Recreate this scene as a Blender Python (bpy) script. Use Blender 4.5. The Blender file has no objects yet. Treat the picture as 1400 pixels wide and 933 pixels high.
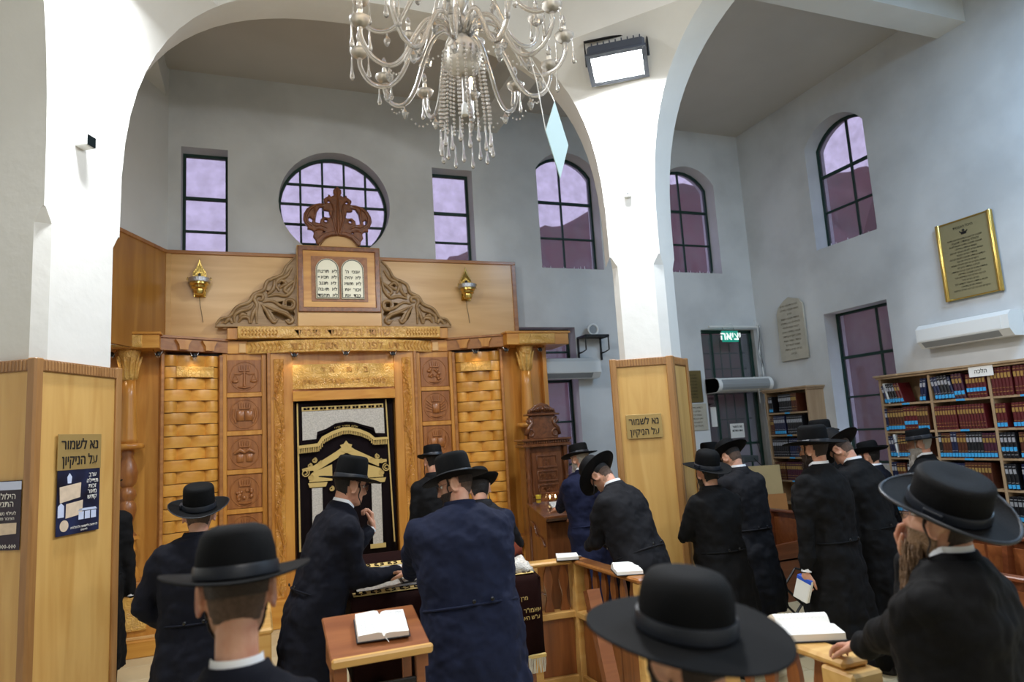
import bpy, bmesh, math, random
from mathutils import Vector, Matrix
random.seed(7)
PI = math.pi
SC = bpy.context.scene
COL = SC.collection

def lin(r, g, b):
    f = lambda c: (c/255/12.92) if c/255 <= .04045 else ((c/255+.055)/1.055)**2.4
    return (f(r), f(g), f(b), 1.0)

# ---------------------------------------------------------------- camera
CAMZ = 1.95
cam_d = bpy.data.cameras.new('camera')
cam = bpy.data.objects.new('camera', cam_d)
COL.objects.link(cam)
cam_d.sensor_width = 36.0
cam_d.lens = 36*930/1400
_Y = Vector((-350, 150.5, 930)).normalized()
_X = Vector((2464, -18.5, 930)); _X = (_X-_X.dot(_Y)*_Y).normalized()
_Z = _X.cross(_Y)
if _Z.y > 0: _Z = -_Z
cx_ = Vector((_X.x, _Y.x, _Z.x)); cy_ = -Vector((_X.y, _Y.y, _Z.y)); cz_ = -Vector((_X.z, _Y.z, _Z.z))
M = Matrix.Identity(4)
for i in range(3):
    M[i][0], M[i][1], M[i][2] = cx_[i], cy_[i], cz_[i]
M[0][3], M[1][3], M[2][3] = 0, 0, CAMZ
cam.matrix_world = M
cam_d.clip_start = .05
cam_d.dof.use_dof = True
cam_d.dof.focus_distance = 5.0
cam_d.dof.aperture_fstop = 2.0
SC.camera = cam
FWD = -cz_

# ---------------------------------------------------------------- colour, world, lights
SC.view_settings.view_transform = 'Standard'
SC.view_settings.look = 'None'
SC.view_settings.gamma = 1
SC.view_settings.use_curve_mapping = False
SC.view_settings.exposure = 0.0
SC.render.film_transparent = False
SC.cycles.max_bounces = 7
SC.cycles.diffuse_bounces = 4
SC.cycles.glossy_bounces = 3
SC.cycles.transmission_bounces = 6
SC.cycles.transparent_max_bounces = 12
SC.cycles.caustics_reflective = False
SC.cycles.caustics_refractive = False
SC.cycles.sample_clamp_indirect = 4
SC.cycles.use_denoising = True
w = bpy.data.worlds.new('dusk_sky'); SC.world = w; w.use_nodes = True
bg = w.node_tree.nodes['Background']
bg.inputs[0].default_value = (.70, .68, .92, 1)
bg.inputs[1].default_value = 1.25

def area(name, loc, target, size, energy, color=(1, 1, 1), sizey=None, spread=180):
    d = bpy.data.lights.new(name, 'AREA'); d.energy = energy; d.color = color
    d.shape = 'RECTANGLE'; d.size = size; d.size_y = sizey or size; d.spread = math.radians(spread)
    o = bpy.data.objects.new(name, d); COL.objects.link(o)
    o.location = loc
    o.rotation_euler = (Vector(target)-Vector(loc)).to_track_quat('-Z', 'Y').to_euler()
    return o
# the four floodlights on the piers: two in view (their lamp faces sit inside the housings below), two behind the camera
FL = [((3.18, 5.14, 5.30), (2.3, 3.9, 0.2)), ((-.78, 4.72, 5.50), (.2, 3.5, .2))]
for i, (l, t) in enumerate(FL):
    area('floodlight_lamp', Vector(l)+(Vector(t)-Vector(l)).normalized()*.03, t, .36, 130, (.93, .96, 1), .2)
area('floodlight_lamp_rear', (3.1, 1.0, 5.3), (.8, 5.2, 1.5), .4, 60, (.97, .98, 1), .3)
area('floodlight_lamp_rear', (-.9, 1.1, 5.3), (2.2, 4.2, .5), (.4), 22, (.97, .98, 1), .3)
# ceiling lights of the aisles and of the rear of the hall
area('aisle_ceiling_lamp', (5.7, 2.2, 6.0), (5.9, 3.2, 0), 1.4, 165, (.44, .69, 1))
area('rear_ceiling_lamp', (1.3, -1.4, 5.2), (1.3, 2.6, 0.6), 2.0, 90, (1, .97, .92))

# ---------------------------------------------------------------- materials
def nodes_of(m):
    m.use_nodes = True
    nt = m.node_tree
    return nt, nt.nodes, nt.links, nt.nodes['Principled BSDF']
MATS = {}
def mat(name, c, rough=.6, metal=0, spec=.5, bump=0, bscale=40, var=0, vscale=3, sheen=0, emit=None, estr=0, coat=0, trans=0, alpha=1, c2=None, ior=1.45):
    if name in MATS: return MATS[name]
    m = bpy.data.materials.new(name); nt, N, L, b = nodes_of(m)
    c = c if len(c) == 4 else (*c, 1)
    b.inputs['Base Color'].default_value = c
    b.inputs['Roughness'].default_value = rough
    b.inputs['Metallic'].default_value = metal
    b.inputs['Specular IOR Level'].default_value = spec
    b.inputs['Sheen Weight'].default_value = sheen
    b.inputs['Coat Weight'].default_value = coat
    b.inputs['Coat Roughness'].default_value = .15
    b.inputs['Transmission Weight'].default_value = trans
    b.inputs['IOR'].default_value = ior
    b.inputs['Alpha'].default_value = alpha
    if emit:
        b.inputs['Emission Color'].default_value = emit if len(emit) == 4 else (*emit, 1)
        b.inputs['Emission Strength'].default_value = estr
    if var or bump:
        tc = N.new('ShaderNodeTexCoord')
    if var:
        n = N.new('ShaderNodeTexNoise'); n.inputs['Scale'].default_value = vscale; n.inputs['Detail'].default_value = 5
        L.new(tc.outputs['Object'], n.inputs['Vector'])
        mx = N.new('ShaderNodeMix'); mx.data_type = 'RGBA'
        c2 = c2 or tuple(max(0, x*(1-var)) for x in c[:3])
        mx.inputs['A'].default_value = c; mx.inputs['B'].default_value = (*c2[:3], 1)
        rp = N.new('ShaderNodeValToRGB'); rp.color_ramp.elements[0].position = .4; rp.color_ramp.elements[1].position = .68
        L.new(n.outputs['Fac'], rp.inputs['Fac']); L.new(rp.outputs['Color'], mx.inputs['Factor'])
        L.new(mx.outputs['Result'], b.inputs['Base Color'])
    if bump:
        n2 = N.new('ShaderNodeTexNoise'); n2.inputs['Scale'].default_value = bscale; n2.inputs['Detail'].default_value = 3
        L.new(tc.outputs['Object'], n2.inputs['Vector'])
        bp = N.new('ShaderNodeBump'); bp.inputs['Strength'].default_value = bump; bp.inputs['Distance'].default_value = .01
        L.new(n2.outputs['Fac'], bp.inputs['Height']); L.new(bp.outputs['Normal'], b.inputs['Normal'])
    MATS[name] = m
    return m

def wood(name, c1, c2, axis='z', rough=.35, scale=1.0, coat=.25, per_object=.0, carve=0):
    """grain stretched along one axis; c1 light, c2 dark; carve adds shallow vine-like relief"""
    if name in MATS: return MATS[name]
    m = bpy.data.materials.new(name); nt, N, L, b = nodes_of(m)
    tc = N.new('ShaderNodeTexCoord'); mp = N.new('ShaderNodeMapping')
    s = {'x': (.9, 9, 9), 'y': (9, .9, 9), 'z': (9, 9, .9)}[axis]
    mp.inputs['Scale'].default_value = tuple(v*scale for v in s)
    L.new(tc.outputs['Object'], mp.inputs['Vector'])
    n = N.new('ShaderNodeTexNoise'); n.inputs['Scale'].default_value = 1.6; n.inputs['Detail'].default_value = 6; n.inputs['Distortion'].default_value = .8
    oi = N.new('ShaderNodeObjectInfo')
    ad = N.new('ShaderNodeVectorMath'); ad.operation = 'ADD'
    ml = N.new('ShaderNodeVectorMath'); ml.operation = 'SCALE'; ml.inputs['Scale'].default_value = 17 if per_object else 0
    cb = N.new('ShaderNodeCombineXYZ')
    for k in range(3): L.new(oi.outputs['Random'], cb.inputs[k])
    L.new(cb.outputs[0], ml.inputs[0]); L.new(mp.outputs[0], ad.inputs[0]); L.new(ml.outputs[0], ad.inputs[1])
    L.new(ad.outputs[0], n.inputs['Vector'])
    rp = N.new('ShaderNodeValToRGB'); e = rp.color_ramp.elements
    e[0].position = .32; e[0].color = (*c2[:3], 1); e[1].position = .68; e[1].color = (*c1[:3], 1)
    L.new(n.outputs['Fac'], rp.inputs['Fac'])
    src = rp.outputs['Color']
    if per_object:
        hs = N.new('ShaderNodeHueSaturation')
        mr = N.new('ShaderNodeMapRange'); mr.inputs['To Min'].default_value = 1-per_object; mr.inputs['To Max'].default_value = 1+per_object
        L.new(oi.outputs['Random'], mr.inputs['Value']); L.new(mr.outputs[0], hs.inputs['Value']); L.new(src, hs.inputs['Color'])
        src = hs.outputs[0]
    L.new(src, b.inputs['Base Color'])
    b.inputs['Roughness'].default_value = rough
    b.inputs['Coat Weight'].default_value = coat; b.inputs['Coat Roughness'].default_value = .2
    bp = N.new('ShaderNodeBump'); bp.inputs['Strength'].default_value = .12; bp.inputs['Distance'].default_value = .004
    L.new(n.outputs['Fac'], bp.inputs['Height'])
    if carve:
        v = N.new('ShaderNodeTexNoise'); v.inputs['Scale'].default_value = carve; v.inputs['Detail'].default_value = 1; v.inputs['Distortion'].default_value = 1.6
        L.new(tc.outputs['Object'], v.inputs['Vector'])
        wv = N.new('ShaderNodeMath'); wv.operation = 'PINGPONG'; wv.inputs[1].default_value = .06
        L.new(v.outputs['Fac'], wv.inputs[0])
        b2 = N.new('ShaderNodeBump'); b2.inputs['Strength'].default_value = .7; b2.inputs['Distance'].default_value = .12
        L.new(wv.outputs[0], b2.inputs['Height']); L.new(bp.outputs['Normal'], b2.inputs['Normal'])
        L.new(b2.outputs['Normal'], b.inputs['Normal'])
    else:
        L.new(bp.outputs['Normal'], b.inputs['Normal'])
    MATS[name] = m
    return m

plaster = mat('white_plaster', lin(222, 222, 218), .85, bump=.35, bscale=9, var=.10, vscale=1.1)
plaster_w = mat('front_wall_plaster', lin(216, 219, 220), .85, bump=.35, bscale=6, var=.16, vscale=1.5)
ceil_m = mat('ceiling_plaster', lin(200, 196, 190), .9, bump=.15, bscale=4, var=.1, vscale=.8)
clad_m = wood('cladding_veneer', lin(208, 168, 100), lin(192, 148, 80), 'z', .38, .7)
clad_t = wood('cladding_trim', lin(166, 122, 72), lin(142, 100, 54), 'z', .4, 1)
ark_l = wood('ark_light_wood', lin(208, 150, 70), lin(182, 118, 44), 'z', .33, .8, .35)
ark_lx = wood('ark_light_wood_flat', lin(218, 160, 72), lin(190, 124, 42), 'x', .33, .8, .35)
ark_c = wood('ark_carved_wood', lin(236, 190, 106), lin(206, 152, 68), 'x', .35, .8, .3, carve=9)
ark_cz = wood('ark_carved_pilaster_wood', lin(216, 156, 66), lin(186, 118, 38), 'z', .33, .8, .3, carve=14)
ark_s = wood('ark_woven_slat_wood', lin(216, 160, 74), lin(196, 134, 50), 'x', .32, .8, .35, per_object=.14)
ark_d = wood('ark_dark_relief_wood', lin(166, 106, 54), lin(134, 80, 36), 'z', .38, 1.4, .3)
ark_p = wood('ark_pale_panel_wood', lin(226, 184, 122), lin(204, 156, 92), 'x', .38, .35, .25)
carv_m = wood('ark_grey_brown_carving_wood', lin(168, 136, 92), lin(134, 102, 62), 'x', .45, 1.4, .15)
crown_m = wood('ark_crown_wood', lin(140, 82, 38), lin(104, 56, 24), 'z', .35, 1.4, .4)
trim_d = wood('ark_brown_trim_wood', lin(178, 122, 64), lin(148, 94, 44), 'x', .4, 1, .25)
amud_m = wood('walnut_carved_wood', lin(122, 74, 42), lin(84, 46, 24), 'z', .3, 1.4, .5)
pew_m = wood('reddish_pew_wood', lin(128, 72, 42), lin(94, 48, 26), 'x', .35, .9, .4)
pine_m = wood('yellow_pine_wood', lin(222, 180, 110), lin(202, 152, 80), 'x', .42, .9, .2)
slat_m = wood('brown_slat_wood', lin(152, 92, 46), lin(118, 66, 30), 'z', .35, 1, .4)
shelf_m = wood('bookcase_veneer', lin(176, 150, 118), lin(158, 130, 98), 'z', .5, .7, .1)
pod_m = wood('lectern_top_wood', lin(150, 92, 52), lin(122, 68, 36), 'x', .35, .9, .3)
green_m = mat('dark_green_frame_paint', lin(22, 54, 46), .5)
black_m = mat('black_metal', lin(18, 18, 20), .5)
white_m = mat('white_plastic', lin(232, 234, 232), .4)
grey_m = mat('grey_plastic', lin(150, 154, 156), .5)
brass_m = mat('polished_brass', lin(214, 184, 104), .22, 1)
brassp_m = mat('brass_plate', lin(176, 158, 98), .45, .6)
gold_m = mat('gold_embroidery', lin(206, 178, 112), .55, .35, bump=.5, bscale=160)
silver_m = mat('silver_embroidery', lin(206, 200, 190), .45, .3, bump=.9, bscale=110, var=.25, vscale=60)
ink_m = mat('black_ink', lin(20, 18, 16), .6)
paper_m = mat('white_paper', lin(238, 236, 230), .8, var=.05, vscale=30)
page_m = mat('book_pages', lin(240, 238, 232), .8)
steel_m = mat('bright_steel', lin(190, 190, 190), .25, 1)

# ---------------------------------------------------------------- mesh helpers
class MB:
    def __init__(s): s.v = []; s.f = []; s.mi = []
    def add(s, vs, fs, mi=0):
        o = len(s.v); s.v += [Vector(v) for v in vs]; s.f += [tuple(i+o for i in f) for f in fs]; s.mi += [mi]*len(fs); return s
    def box(s, lo, hi, b=0.0, mi=0, M=None):
        lo = Vector(lo); hi = Vector(hi); c = (lo+hi)/2; h = (hi-lo)/2
        h = Vector((abs(h.x), abs(h.y), abs(h.z)))
        b = min(b, .45*min(h)*2 if min(h) > 0 else 0)
        if b <= 0:
            vs = [Vector((x*h.x, y*h.y, z*h.z)) for x in (-1, 1) for y in (-1, 1) for z in (-1, 1)]
            fs = [(0, 1, 3, 2), (4, 6, 7, 5), (0, 4, 5, 1), (2, 3, 7, 6), (0, 2, 6, 4), (1, 5, 7, 3)]
        else:
            vs = []; ix = {}
            for x in (-1, 1):
                for y in (-1, 1):
                    for z in (-1, 1):
                        for a in range(3):
                            p = [x*(h.x-b), y*(h.y-b), z*(h.z-b)]
                            p[a] = (x, y, z)[a]*h[a]
                            ix[(x, y, z, a)] = len(vs); vs.append(Vector(p))
            fs = []
            S = (-1, 1)
            for a in range(3):
                for sg in S:
                    o = [k for k in range(3) if k != a]
                    q = []
                    for (p, r) in ((-1, -1), (1, -1), (1, 1), (-1, 1)):
                        k = [0, 0, 0]; k[a] = sg; k[o[0]] = p; k[o[1]] = r; q.append(ix[(*k, a)])
                    fs.append(q)
            for a in range(3):
                o = [k for k in range(3) if k != a]
                for p in S:
                    for r in S:
                        k0 = [0, 0, 0]; k0[o[0]] = p; k0[o[1]] = r; k1 = k0[:]; k0[a] = -1; k1[a] = 1
                        fs.append([ix[(*k0, o[0])], ix[(*k1, o[0])], ix[(*k1, o[1])], ix[(*k0, o[1])]])
            for x in S:
                for y in S:
                    for z in S: fs.append([ix[(x, y, z, k)] for k in range(3)])
            out = []
            for f in fs:
                n = (vs[f[1]]-vs[f[0]]).cross(vs[f[2]]-vs[f[0]])
                cc = sum((vs[i] for i in f), Vector())/len(f)
                out.append(tuple(f) if n.dot(cc) > 0 else tuple(reversed(f)))
            fs = out
        vs = [(M @ (v+c)) if M else v+c for v in vs]
        return s.add(vs, fs, mi)
    def tube(s, pts, r, n=8, mi=0, caps=True, flat=1.0, up=None):
        pts = [Vector(p) for p in pts]; k = len(pts)
        rr = r if isinstance(r, (list, tuple)) else [r]*k
        vs = []; fs = []
        prev = None
        for i, p in enumerate(pts):
            t = (pts[min(i+1, k-1)]-pts[max(i-1, 0)])
            t = t.normalized() if t.length > 1e-9 else Vector((0, 0, 1))
            if prev is None:
                a = Vector(up) if up else (Vector((0, 0, 1)) if abs(t.z) < .9 else Vector((1, 0, 0)))
            else: a = prev
            u = (a-a.dot(t)*t)
            u = u.normalized() if u.length > 1e-6 else t.orthogonal().normalized()
            prev = u; w_ = t.cross(u)
            for j in range(n):
                an = 2*PI*j/n
                vs.append(p+u*math.cos(an)*rr[i]*flat+w_*math.sin(an)*rr[i])
        for i in range(k-1):
            for j in range(n):
                j2 = (j+1) % n
                fs.append((i*n+j, i*n+j2, (i+1)*n+j2, (i+1)*n+j))
        if caps:
            fs.append(tuple(range(n))[::-1]); fs.append(tuple((k-1)*n+j for j in range(n)))
        return s.add(vs, fs, mi)
    def capsule(s, a, b, ra, rb, n=10, mi=0):
        a = Vector(a); b = Vector(b); d = b-a; L = d.length
        if L < 1e-6: d = Vector((0, 0, 1)); L = 0
        d.normalize()
        pts = []; rr = []
        for t in (90, 65, 40, 15): pts.append(a-d*ra*math.sin(math.radians(t))); rr.append(max(ra*math.cos(math.radians(t)), ra*.02))
        for t in (15, 40, 65, 90): pts.append(b+d*rb*math.sin(math.radians(t))); rr.append(max(rb*math.cos(math.radians(t)), rb*.02))
        return s.tube(pts, rr, n, mi)
    def lathe(s, prof, n=16, c=(0, 0, 0), mi=0, sx=1, sy=1, M=None, closed=True):
        c = Vector(c); vs = []; fs = []; k = len(prof)
        for (r, z) in prof:
            for j in range(n):
                a = 2*PI*j/n
                v = Vector((math.cos(a)*r*sx, math.sin(a)*r*sy, z))
                vs.append((M @ v if M else v)+c)
        for i in range(k-1):
            for j in range(n):
                j2 = (j+1) % n; fs.append((i*n+j, i*n+j2, (i+1)*n+j2, (i+1)*n+j))
        if closed:
            fs.append(tuple(range(n))[::-1]); fs.append(tuple((k-1)*n+j for j in range(n)))
        return s.add(vs, fs, mi)
    def rings(s, rs, mi=0, caps=True):
        n = len(rs[0]); vs = [v for r in rs for v in r]; fs = []
        for i in range(len(rs)-1):
            for j in range(n):
                j2 = (j+1) % n; fs.append((i*n+j, i*n+j2, (i+1)*n+j2, (i+1)*n+j))
        if caps: fs.append(tuple(range(n))[::-1]); fs.append(tuple((len(rs)-1)*n+j for j in range(n)))
        return s.add(vs, fs, mi)
    def prism(s, poly, a, b, axis='y', mi=0, M=None):
        """extrude a 2D polygon between a and b on one axis; poly is (u,v) in the other two"""
        def P(u, v, t): return {'y': Vector((u, t, v)), 'z': Vector((u, v, t)), 'x': Vector((t, u, v))}[axis]
        n = len(poly)
        vs = [P(u, v, a) for u, v in poly]+[P(u, v, b) for u, v in poly]
        if M: vs = [M @ v for v in vs]
        fs = [tuple(range(n)), tuple(range(2*n-1, n-1, -1))]+[(i, i+n, (i+1) % n+n, (i+1) % n) for i in range(n)]
        return s.add(vs, fs, mi)
    def sphere(s, c, r, n=10, m=7, mi=0, sc=(1, 1, 1)):
        prof = [(max(r*math.sin(PI*i/m), r*.01), -r*math.cos(PI*i/m)) for i in range(m+1)]
        o = len(s.v); s.lathe(prof, n, (0, 0, 0), mi)
        for i in range(o, len(s.v)):
            v = s.v[i]; s.v[i] = Vector((v.x*sc[0], v.y*sc[1], v.z*sc[2]))+Vector(c)
        return s
    def xf(s, M):
        s.v = [M @ v for v in s.v]; return s
    def mesh(s, name, mats, smooth=False, fix=True):
        me = bpy.data.meshes.new(name); me.from_pydata(s.v, [], s.f)
        for m in (mats if isinstance(mats, (list, tuple)) else [mats]): me.materials.append(m)
        if any(s.mi): me.polygons.foreach_set('material_index', s.mi)
        if fix:
            bm = bmesh.new(); bm.from_mesh(me); bmesh.ops.recalc_face_normals(bm, faces=bm.faces); bm.to_mesh(me); bm.free()
        if smooth is True: me.polygons.foreach_set('use_smooth', [True]*len(me.polygons))
        elif smooth: me.polygons.foreach_set('use_smooth', [True]*len(me.polygons)); me.set_sharp_from_angle(angle=math.radians(smooth))
        me.update(); return me
    def build(s, name, mats, parent=None, smooth=False, loc=None, fix=True):
        o = bpy.data.objects.new(name, s.mesh(name, mats, smooth, fix)); COL.objects.link(o)
        if parent: o.parent = parent
        if loc: o.location = loc
        return o

def tag(o, label=None, cat=None, group=None, kind=None):
    if label: o['label'] = label
    if cat: o['category'] = cat
    if group: o['group'] = group
    if kind: o['kind'] = kind
    return o
def thing(name, label, cat, loc=(0, 0, 0), rz=0, group=None, rot=None):
    o = bpy.data.objects.new(name, None); COL.objects.link(o); o.empty_display_size = .1
    o.location = loc; o.rotation_euler = rot or (0, 0, rz)
    return tag(o, label, cat, group)
def struct(o): return tag(o, kind='structure')
def sroot(name, loc=(0, 0, 0), rz=0):
    o = bpy.data.objects.new(name, None); COL.objects.link(o); o.location = loc; o.rotation_euler = (0, 0, rz); return struct(o)
def share(o, parent, loc=None, rot=None, scale=None):
    """another piece with the same mesh"""
    c = o.copy(); COL.objects.link(c); c.parent = parent
    if loc is not None: c.location = loc
    if rot is not None: c.rotation_euler = rot
    if scale is not None: c.scale = scale
    return c
def copy_tree(o, parent=None):
    c = o.copy(); COL.objects.link(c); c.parent = parent
    for ch in KIDS.get(o.name, o.children): copy_tree(ch, c)
    return c
KIDS = {}
DEFER = []
def font(parent, s, size, loc, mtl, rot=(PI/2, 0, 0), ex=.002, align='CENTER', name='lettering', off=.0, heb=True, res=2, sx=1.0):
    """one line of printed or carved lettering"""
    c = bpy.data.curves.new(name, 'FONT'); c.body = s[::-1] if heb else s; c.size = size; c.extrude = ex
    c.align_x = align; c.align_y = 'CENTER'; c.resolution_u = res; c.offset = off; c.materials.append(mtl)
    o = bpy.data.objects.new(name, c); COL.objects.link(o); o.parent = parent; o.location = loc; o.rotation_euler = rot; o.scale = (sx, 1, 1)
    if ' ' in s.strip(): o['kind'] = 'stuff'
    DEFER.append(o); return o
def plate(name, outer, holes, thick, mtl, parent=None, loc=(0, 0, 0), rot=(PI/2, 0, 0), bev=0, extra=()):
    """a flat board with real holes, cut from 2D outlines (x, z) and given its thickness"""
    c = bpy.data.curves.new(name, 'CURVE'); c.dimensions = '2D'; c.fill_mode = 'BOTH'; c.extrude = max(thick/2-bev, .0005); c.bevel_depth = bev; c.bevel_resolution = 1
    c.offset = -bev
    for poly in [outer, *holes, *extra]:
        sp = c.splines.new('POLY'); sp.points.add(len(poly)-1); sp.use_cyclic_u = True
        for p, (x, y) in zip(sp.points, poly): p.co = (x, y, 0, 1)
    c.materials.append(mtl)
    o = bpy.data.objects.new(name, c); COL.objects.link(o); o.parent = parent; o.location = loc; o.rotation_euler = rot
    DEFER.append(o); return o
def flush():
    """turn the lettering and cut boards into plain meshes"""
    if not DEFER: return
    bpy.context.view_layer.update()
    dg = bpy.context.evaluated_depsgraph_get()
    done = []
    for o in DEFER:
        me = bpy.data.meshes.new_from_object(o.evaluated_get(dg))
        done.append((o, me))
    for o, me in done:
        nm = o.name; o.name = 'old'
        n = bpy.data.objects.new(nm, me); n.name = nm; COL.objects.link(n)
        n.parent = o.parent; n.location = o.location; n.rotation_euler = o.rotation_euler; n.scale = o.scale
        for k in o.keys(): n[k] = o[k]
        bpy.data.objects.remove(o)
    DEFER.clear()
def arc(cx, cy, r, a0, a1, n, ry=None):
    ry = ry or r
    return [(cx+r*math.cos(math.radians(a0+(a1-a0)*i/n)), cy+ry*math.sin(math.radians(a0+(a1-a0)*i/n))) for i in range(n+1)]
def rect(x0, y0, x1, y1): return [(x0, y0), (x1, y0), (x1, y1), (x0, y1)]
# ================================================================ THE SETTING
YF, XR, ZC = 8.65, 7.49, 6.63
LW0 = Vector((-.96, YF)); LWd = Vector((-.4, -.92)).normalized()
LW1 = LW0+LWd*12.4
# floor: base slab plus separate stone tiles
struct(MB().box((-6.5, -3, -.12), (7.9, 9.1, -.012)).build('floor', mat('tile_grout', lin(150, 140, 118), .8)))
fl = bpy.data.objects['floor']
tile_m = mat('beige_floor_tile', lin(206, 192, 156), .3, var=.10, vscale=2.2, coat=.3)
tme = MB().box((-.222, -.222, -.012), (.222, .222, 0), .003).mesh('tile', tile_m)
cells = []
for i in range(-8, 17):
    for j in range(5, 19):
        x, y = .225+i*.45, .225+j*.45
        d = Vector((x, y, -CAMZ)); cxp = 700+930*d.dot(cx_)/max(d.dot(FWD), .1)
        if -40 < cxp < 1440 and y < 8.3 and x < XR-.1: cells.append((x, y))
cells = cells[:295]
for x, y in cells:
    o = bpy.data.objects.new('tile', tme); COL.objects.link(o); o.parent = fl; o.location = (x, y, 0)
rest = MB(); cs = set(cells)
for i in range(-13, 17):
    for j in range(-6, 20):
        x, y = .225+i*.45, .225+j*.45
        if (x, y) not in cs: rest.box((x-.222, y-.222, -.012), (x+.222, y+.222, 0))
tag(rest.build('tile_field', tile_m, fl), kind='stuff')
struct(MB().box((-6.5, -3, ZC), (7.9, 9.1, ZC+.15)).build('ceiling', ceil_m))

def archtop(x0, x1, z0, zs, zp, n=10):
    """a window opening with a flat segmental arch"""
    w2 = (x1-x0)/2; h = zp-zs; R_ = (w2*w2+h*h)/(2*h); a = math.asin(w2/R_); c = (x0+x1)/2
    return [(x0, z0), (x1, z0)]+[(c+R_*math.sin(a-2*a*i/n), zp-R_+R_*math.cos(a-2*a*i/n)) for i in range(n+1)]
FW = {1: rect(-.82, 4.2, -.30, 5.65), 2: arc(.985, 5.04, .70, 0, 360, 40)[:-1], 3: rect(2.28, 4.2, 2.85, 5.65),
      4: archtop(3.83, 4.82, 4.29, 5.78, 6.06), 5: archtop(5.94, 6.93, 4.29, 5.74, 6.03), 6: rect(3.22, .9, 4.27, 3.43)}
DOOR = rect(6.41, -.01, 7.42, 3.39)
wf = plate('wall_front', [(-1.3, 0), (6.41, 0), (6.41, 3.39), (7.42, 3.39), (7.42, 0), (7.85, 0), (7.85, ZC), (-1.3, ZC)], list(FW.values()), .36, plaster_w, loc=(0, YF+.18, 0))
struct(wf)
# right wall: u = Y measured the other way round
RW = {7: archtop(6.24, 7.26, 4.30, 5.80, 6.08), 8: rect(6.25, 1.3, 7.28, 3.38)}
wr = plate('wall_right', rect(-3, 0, YF+.36, ZC), list(RW.values()), .36, plaster_w, loc=(XR+.18, 0, 0), rot=(PI/2, 0, PI/2))
struct(wr)
mb = MB(); t = Vector((-LWd.y, LWd.x)).normalized()
if t.x > 0: t = -t
p = [LW0-LWd*.1, LW1, LW1+t*.3, LW0-LWd*.1+t*.3]
mb.prism([(q.x, q.y) for q in p], 3.12, ZC, 'z'); struct(mb.build('wall_left', plaster))
mb = MB(); mb.prism([(-1.62, 9), (-1.62, 7.6), (-4.9, 0), (-6.4, -3), (-6.6, -3), (-2.0, 9)][::-1], 0, 3.12, 'z'); struct(mb.build('wall_left_lower', plaster))
struct(MB().box((-6.5, -3.3, 0), (7.9, -3, ZC)).build('wall_rear', plaster))

# ---- windows: green iron frame, bars and separate panes
glass_m = bpy.data.materials.new('dusty_lilac_glass'); MATS['g'] = glass_m
nt, N, L, b = nodes_of(glass_m)
tr = N.new('ShaderNodeBsdfTransparent'); tr.inputs[0].default_value = (.93, .89, .96, 1)
gl = N.new('ShaderNodeBsdfGlossy'); gl.inputs['Roughness'].default_value = .08; gl.inputs[0].default_value = (.8, .8, .85, 1)
df = N.new('ShaderNodeBsdfDiffuse'); df.inputs[0].default_value = (.50, .46, .54, 1)
tc = N.new('ShaderNodeTexCoord'); nz = N.new('ShaderNodeTexNoise'); nz.inputs['Scale'].default_value = 6; nz.inputs['Detail'].default_value = 6
rp = N.new('ShaderNodeValToRGB'); rp.color_ramp.elements[0].position = .35; rp.color_ramp.elements[0].color = (.10, .10, .10, 1); rp.color_ramp.elements[1].position = .8; rp.color_ramp.elements[1].color = (.30, .30, .30, 1)
L.new(tc.outputs['Object'], nz.inputs['Vector']); L.new(nz.outputs['Fac'], rp.inputs['Fac'])
m1 = N.new('ShaderNodeMixShader'); m2 = N.new('ShaderNodeMixShader'); m2.inputs[0].default_value = .06
L.new(rp.outputs['Color'], m1.inputs[0]); L.new(tr.outputs[0], m1.inputs[1]); L.new(df.outputs[0], m1.inputs[2])
L.new(m1.outputs[0], m2.inputs[1]); L.new(gl.outputs[0], m2.inputs[2]); L.new(m2.outputs[0], N['Material Output'].inputs['Surface'])

def clip(poly, lo, hi, ax):
    """clip a convex polygon to lo..hi on one axis"""
    for val, sg in ((lo, 1), (hi, -1)):
        out = []
        for i in range(len(poly)):
            a, b_ = poly[i], poly[(i+1) % len(poly)]
            da, db = sg*(a[ax]-val), sg*(b_[ax]-val)
            if da >= 0: out.append(a)
            if (da > 0 > db) or (da < 0 < db):
                t_ = da/(da-db); out.append((a[0]+(b_[0]-a[0])*t_, a[1]+(b_[1]-a[1])*t_))
        poly = out
        if not poly: return []
    return poly
def inset(poly, d):
    n = len(poly); out = []
    for i in range(n):
        p0, p1, p2 = Vector(poly[i-1]), Vector(poly[i]), Vector(poly[(i+1) % n])
        e1 = (p1-p0).normalized(); e2 = (p2-p1).normalized()
        n1 = Vector((-e1.y, e1.x)); n2 = Vector((-e2.y, e2.x)); b_ = (n1+n2)
        b_ = b_.normalized() if b_.length > 1e-6 else n1
        out.append(tuple(p1+b_*d/max(b_.dot(n1), .3)))
    return out
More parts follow.
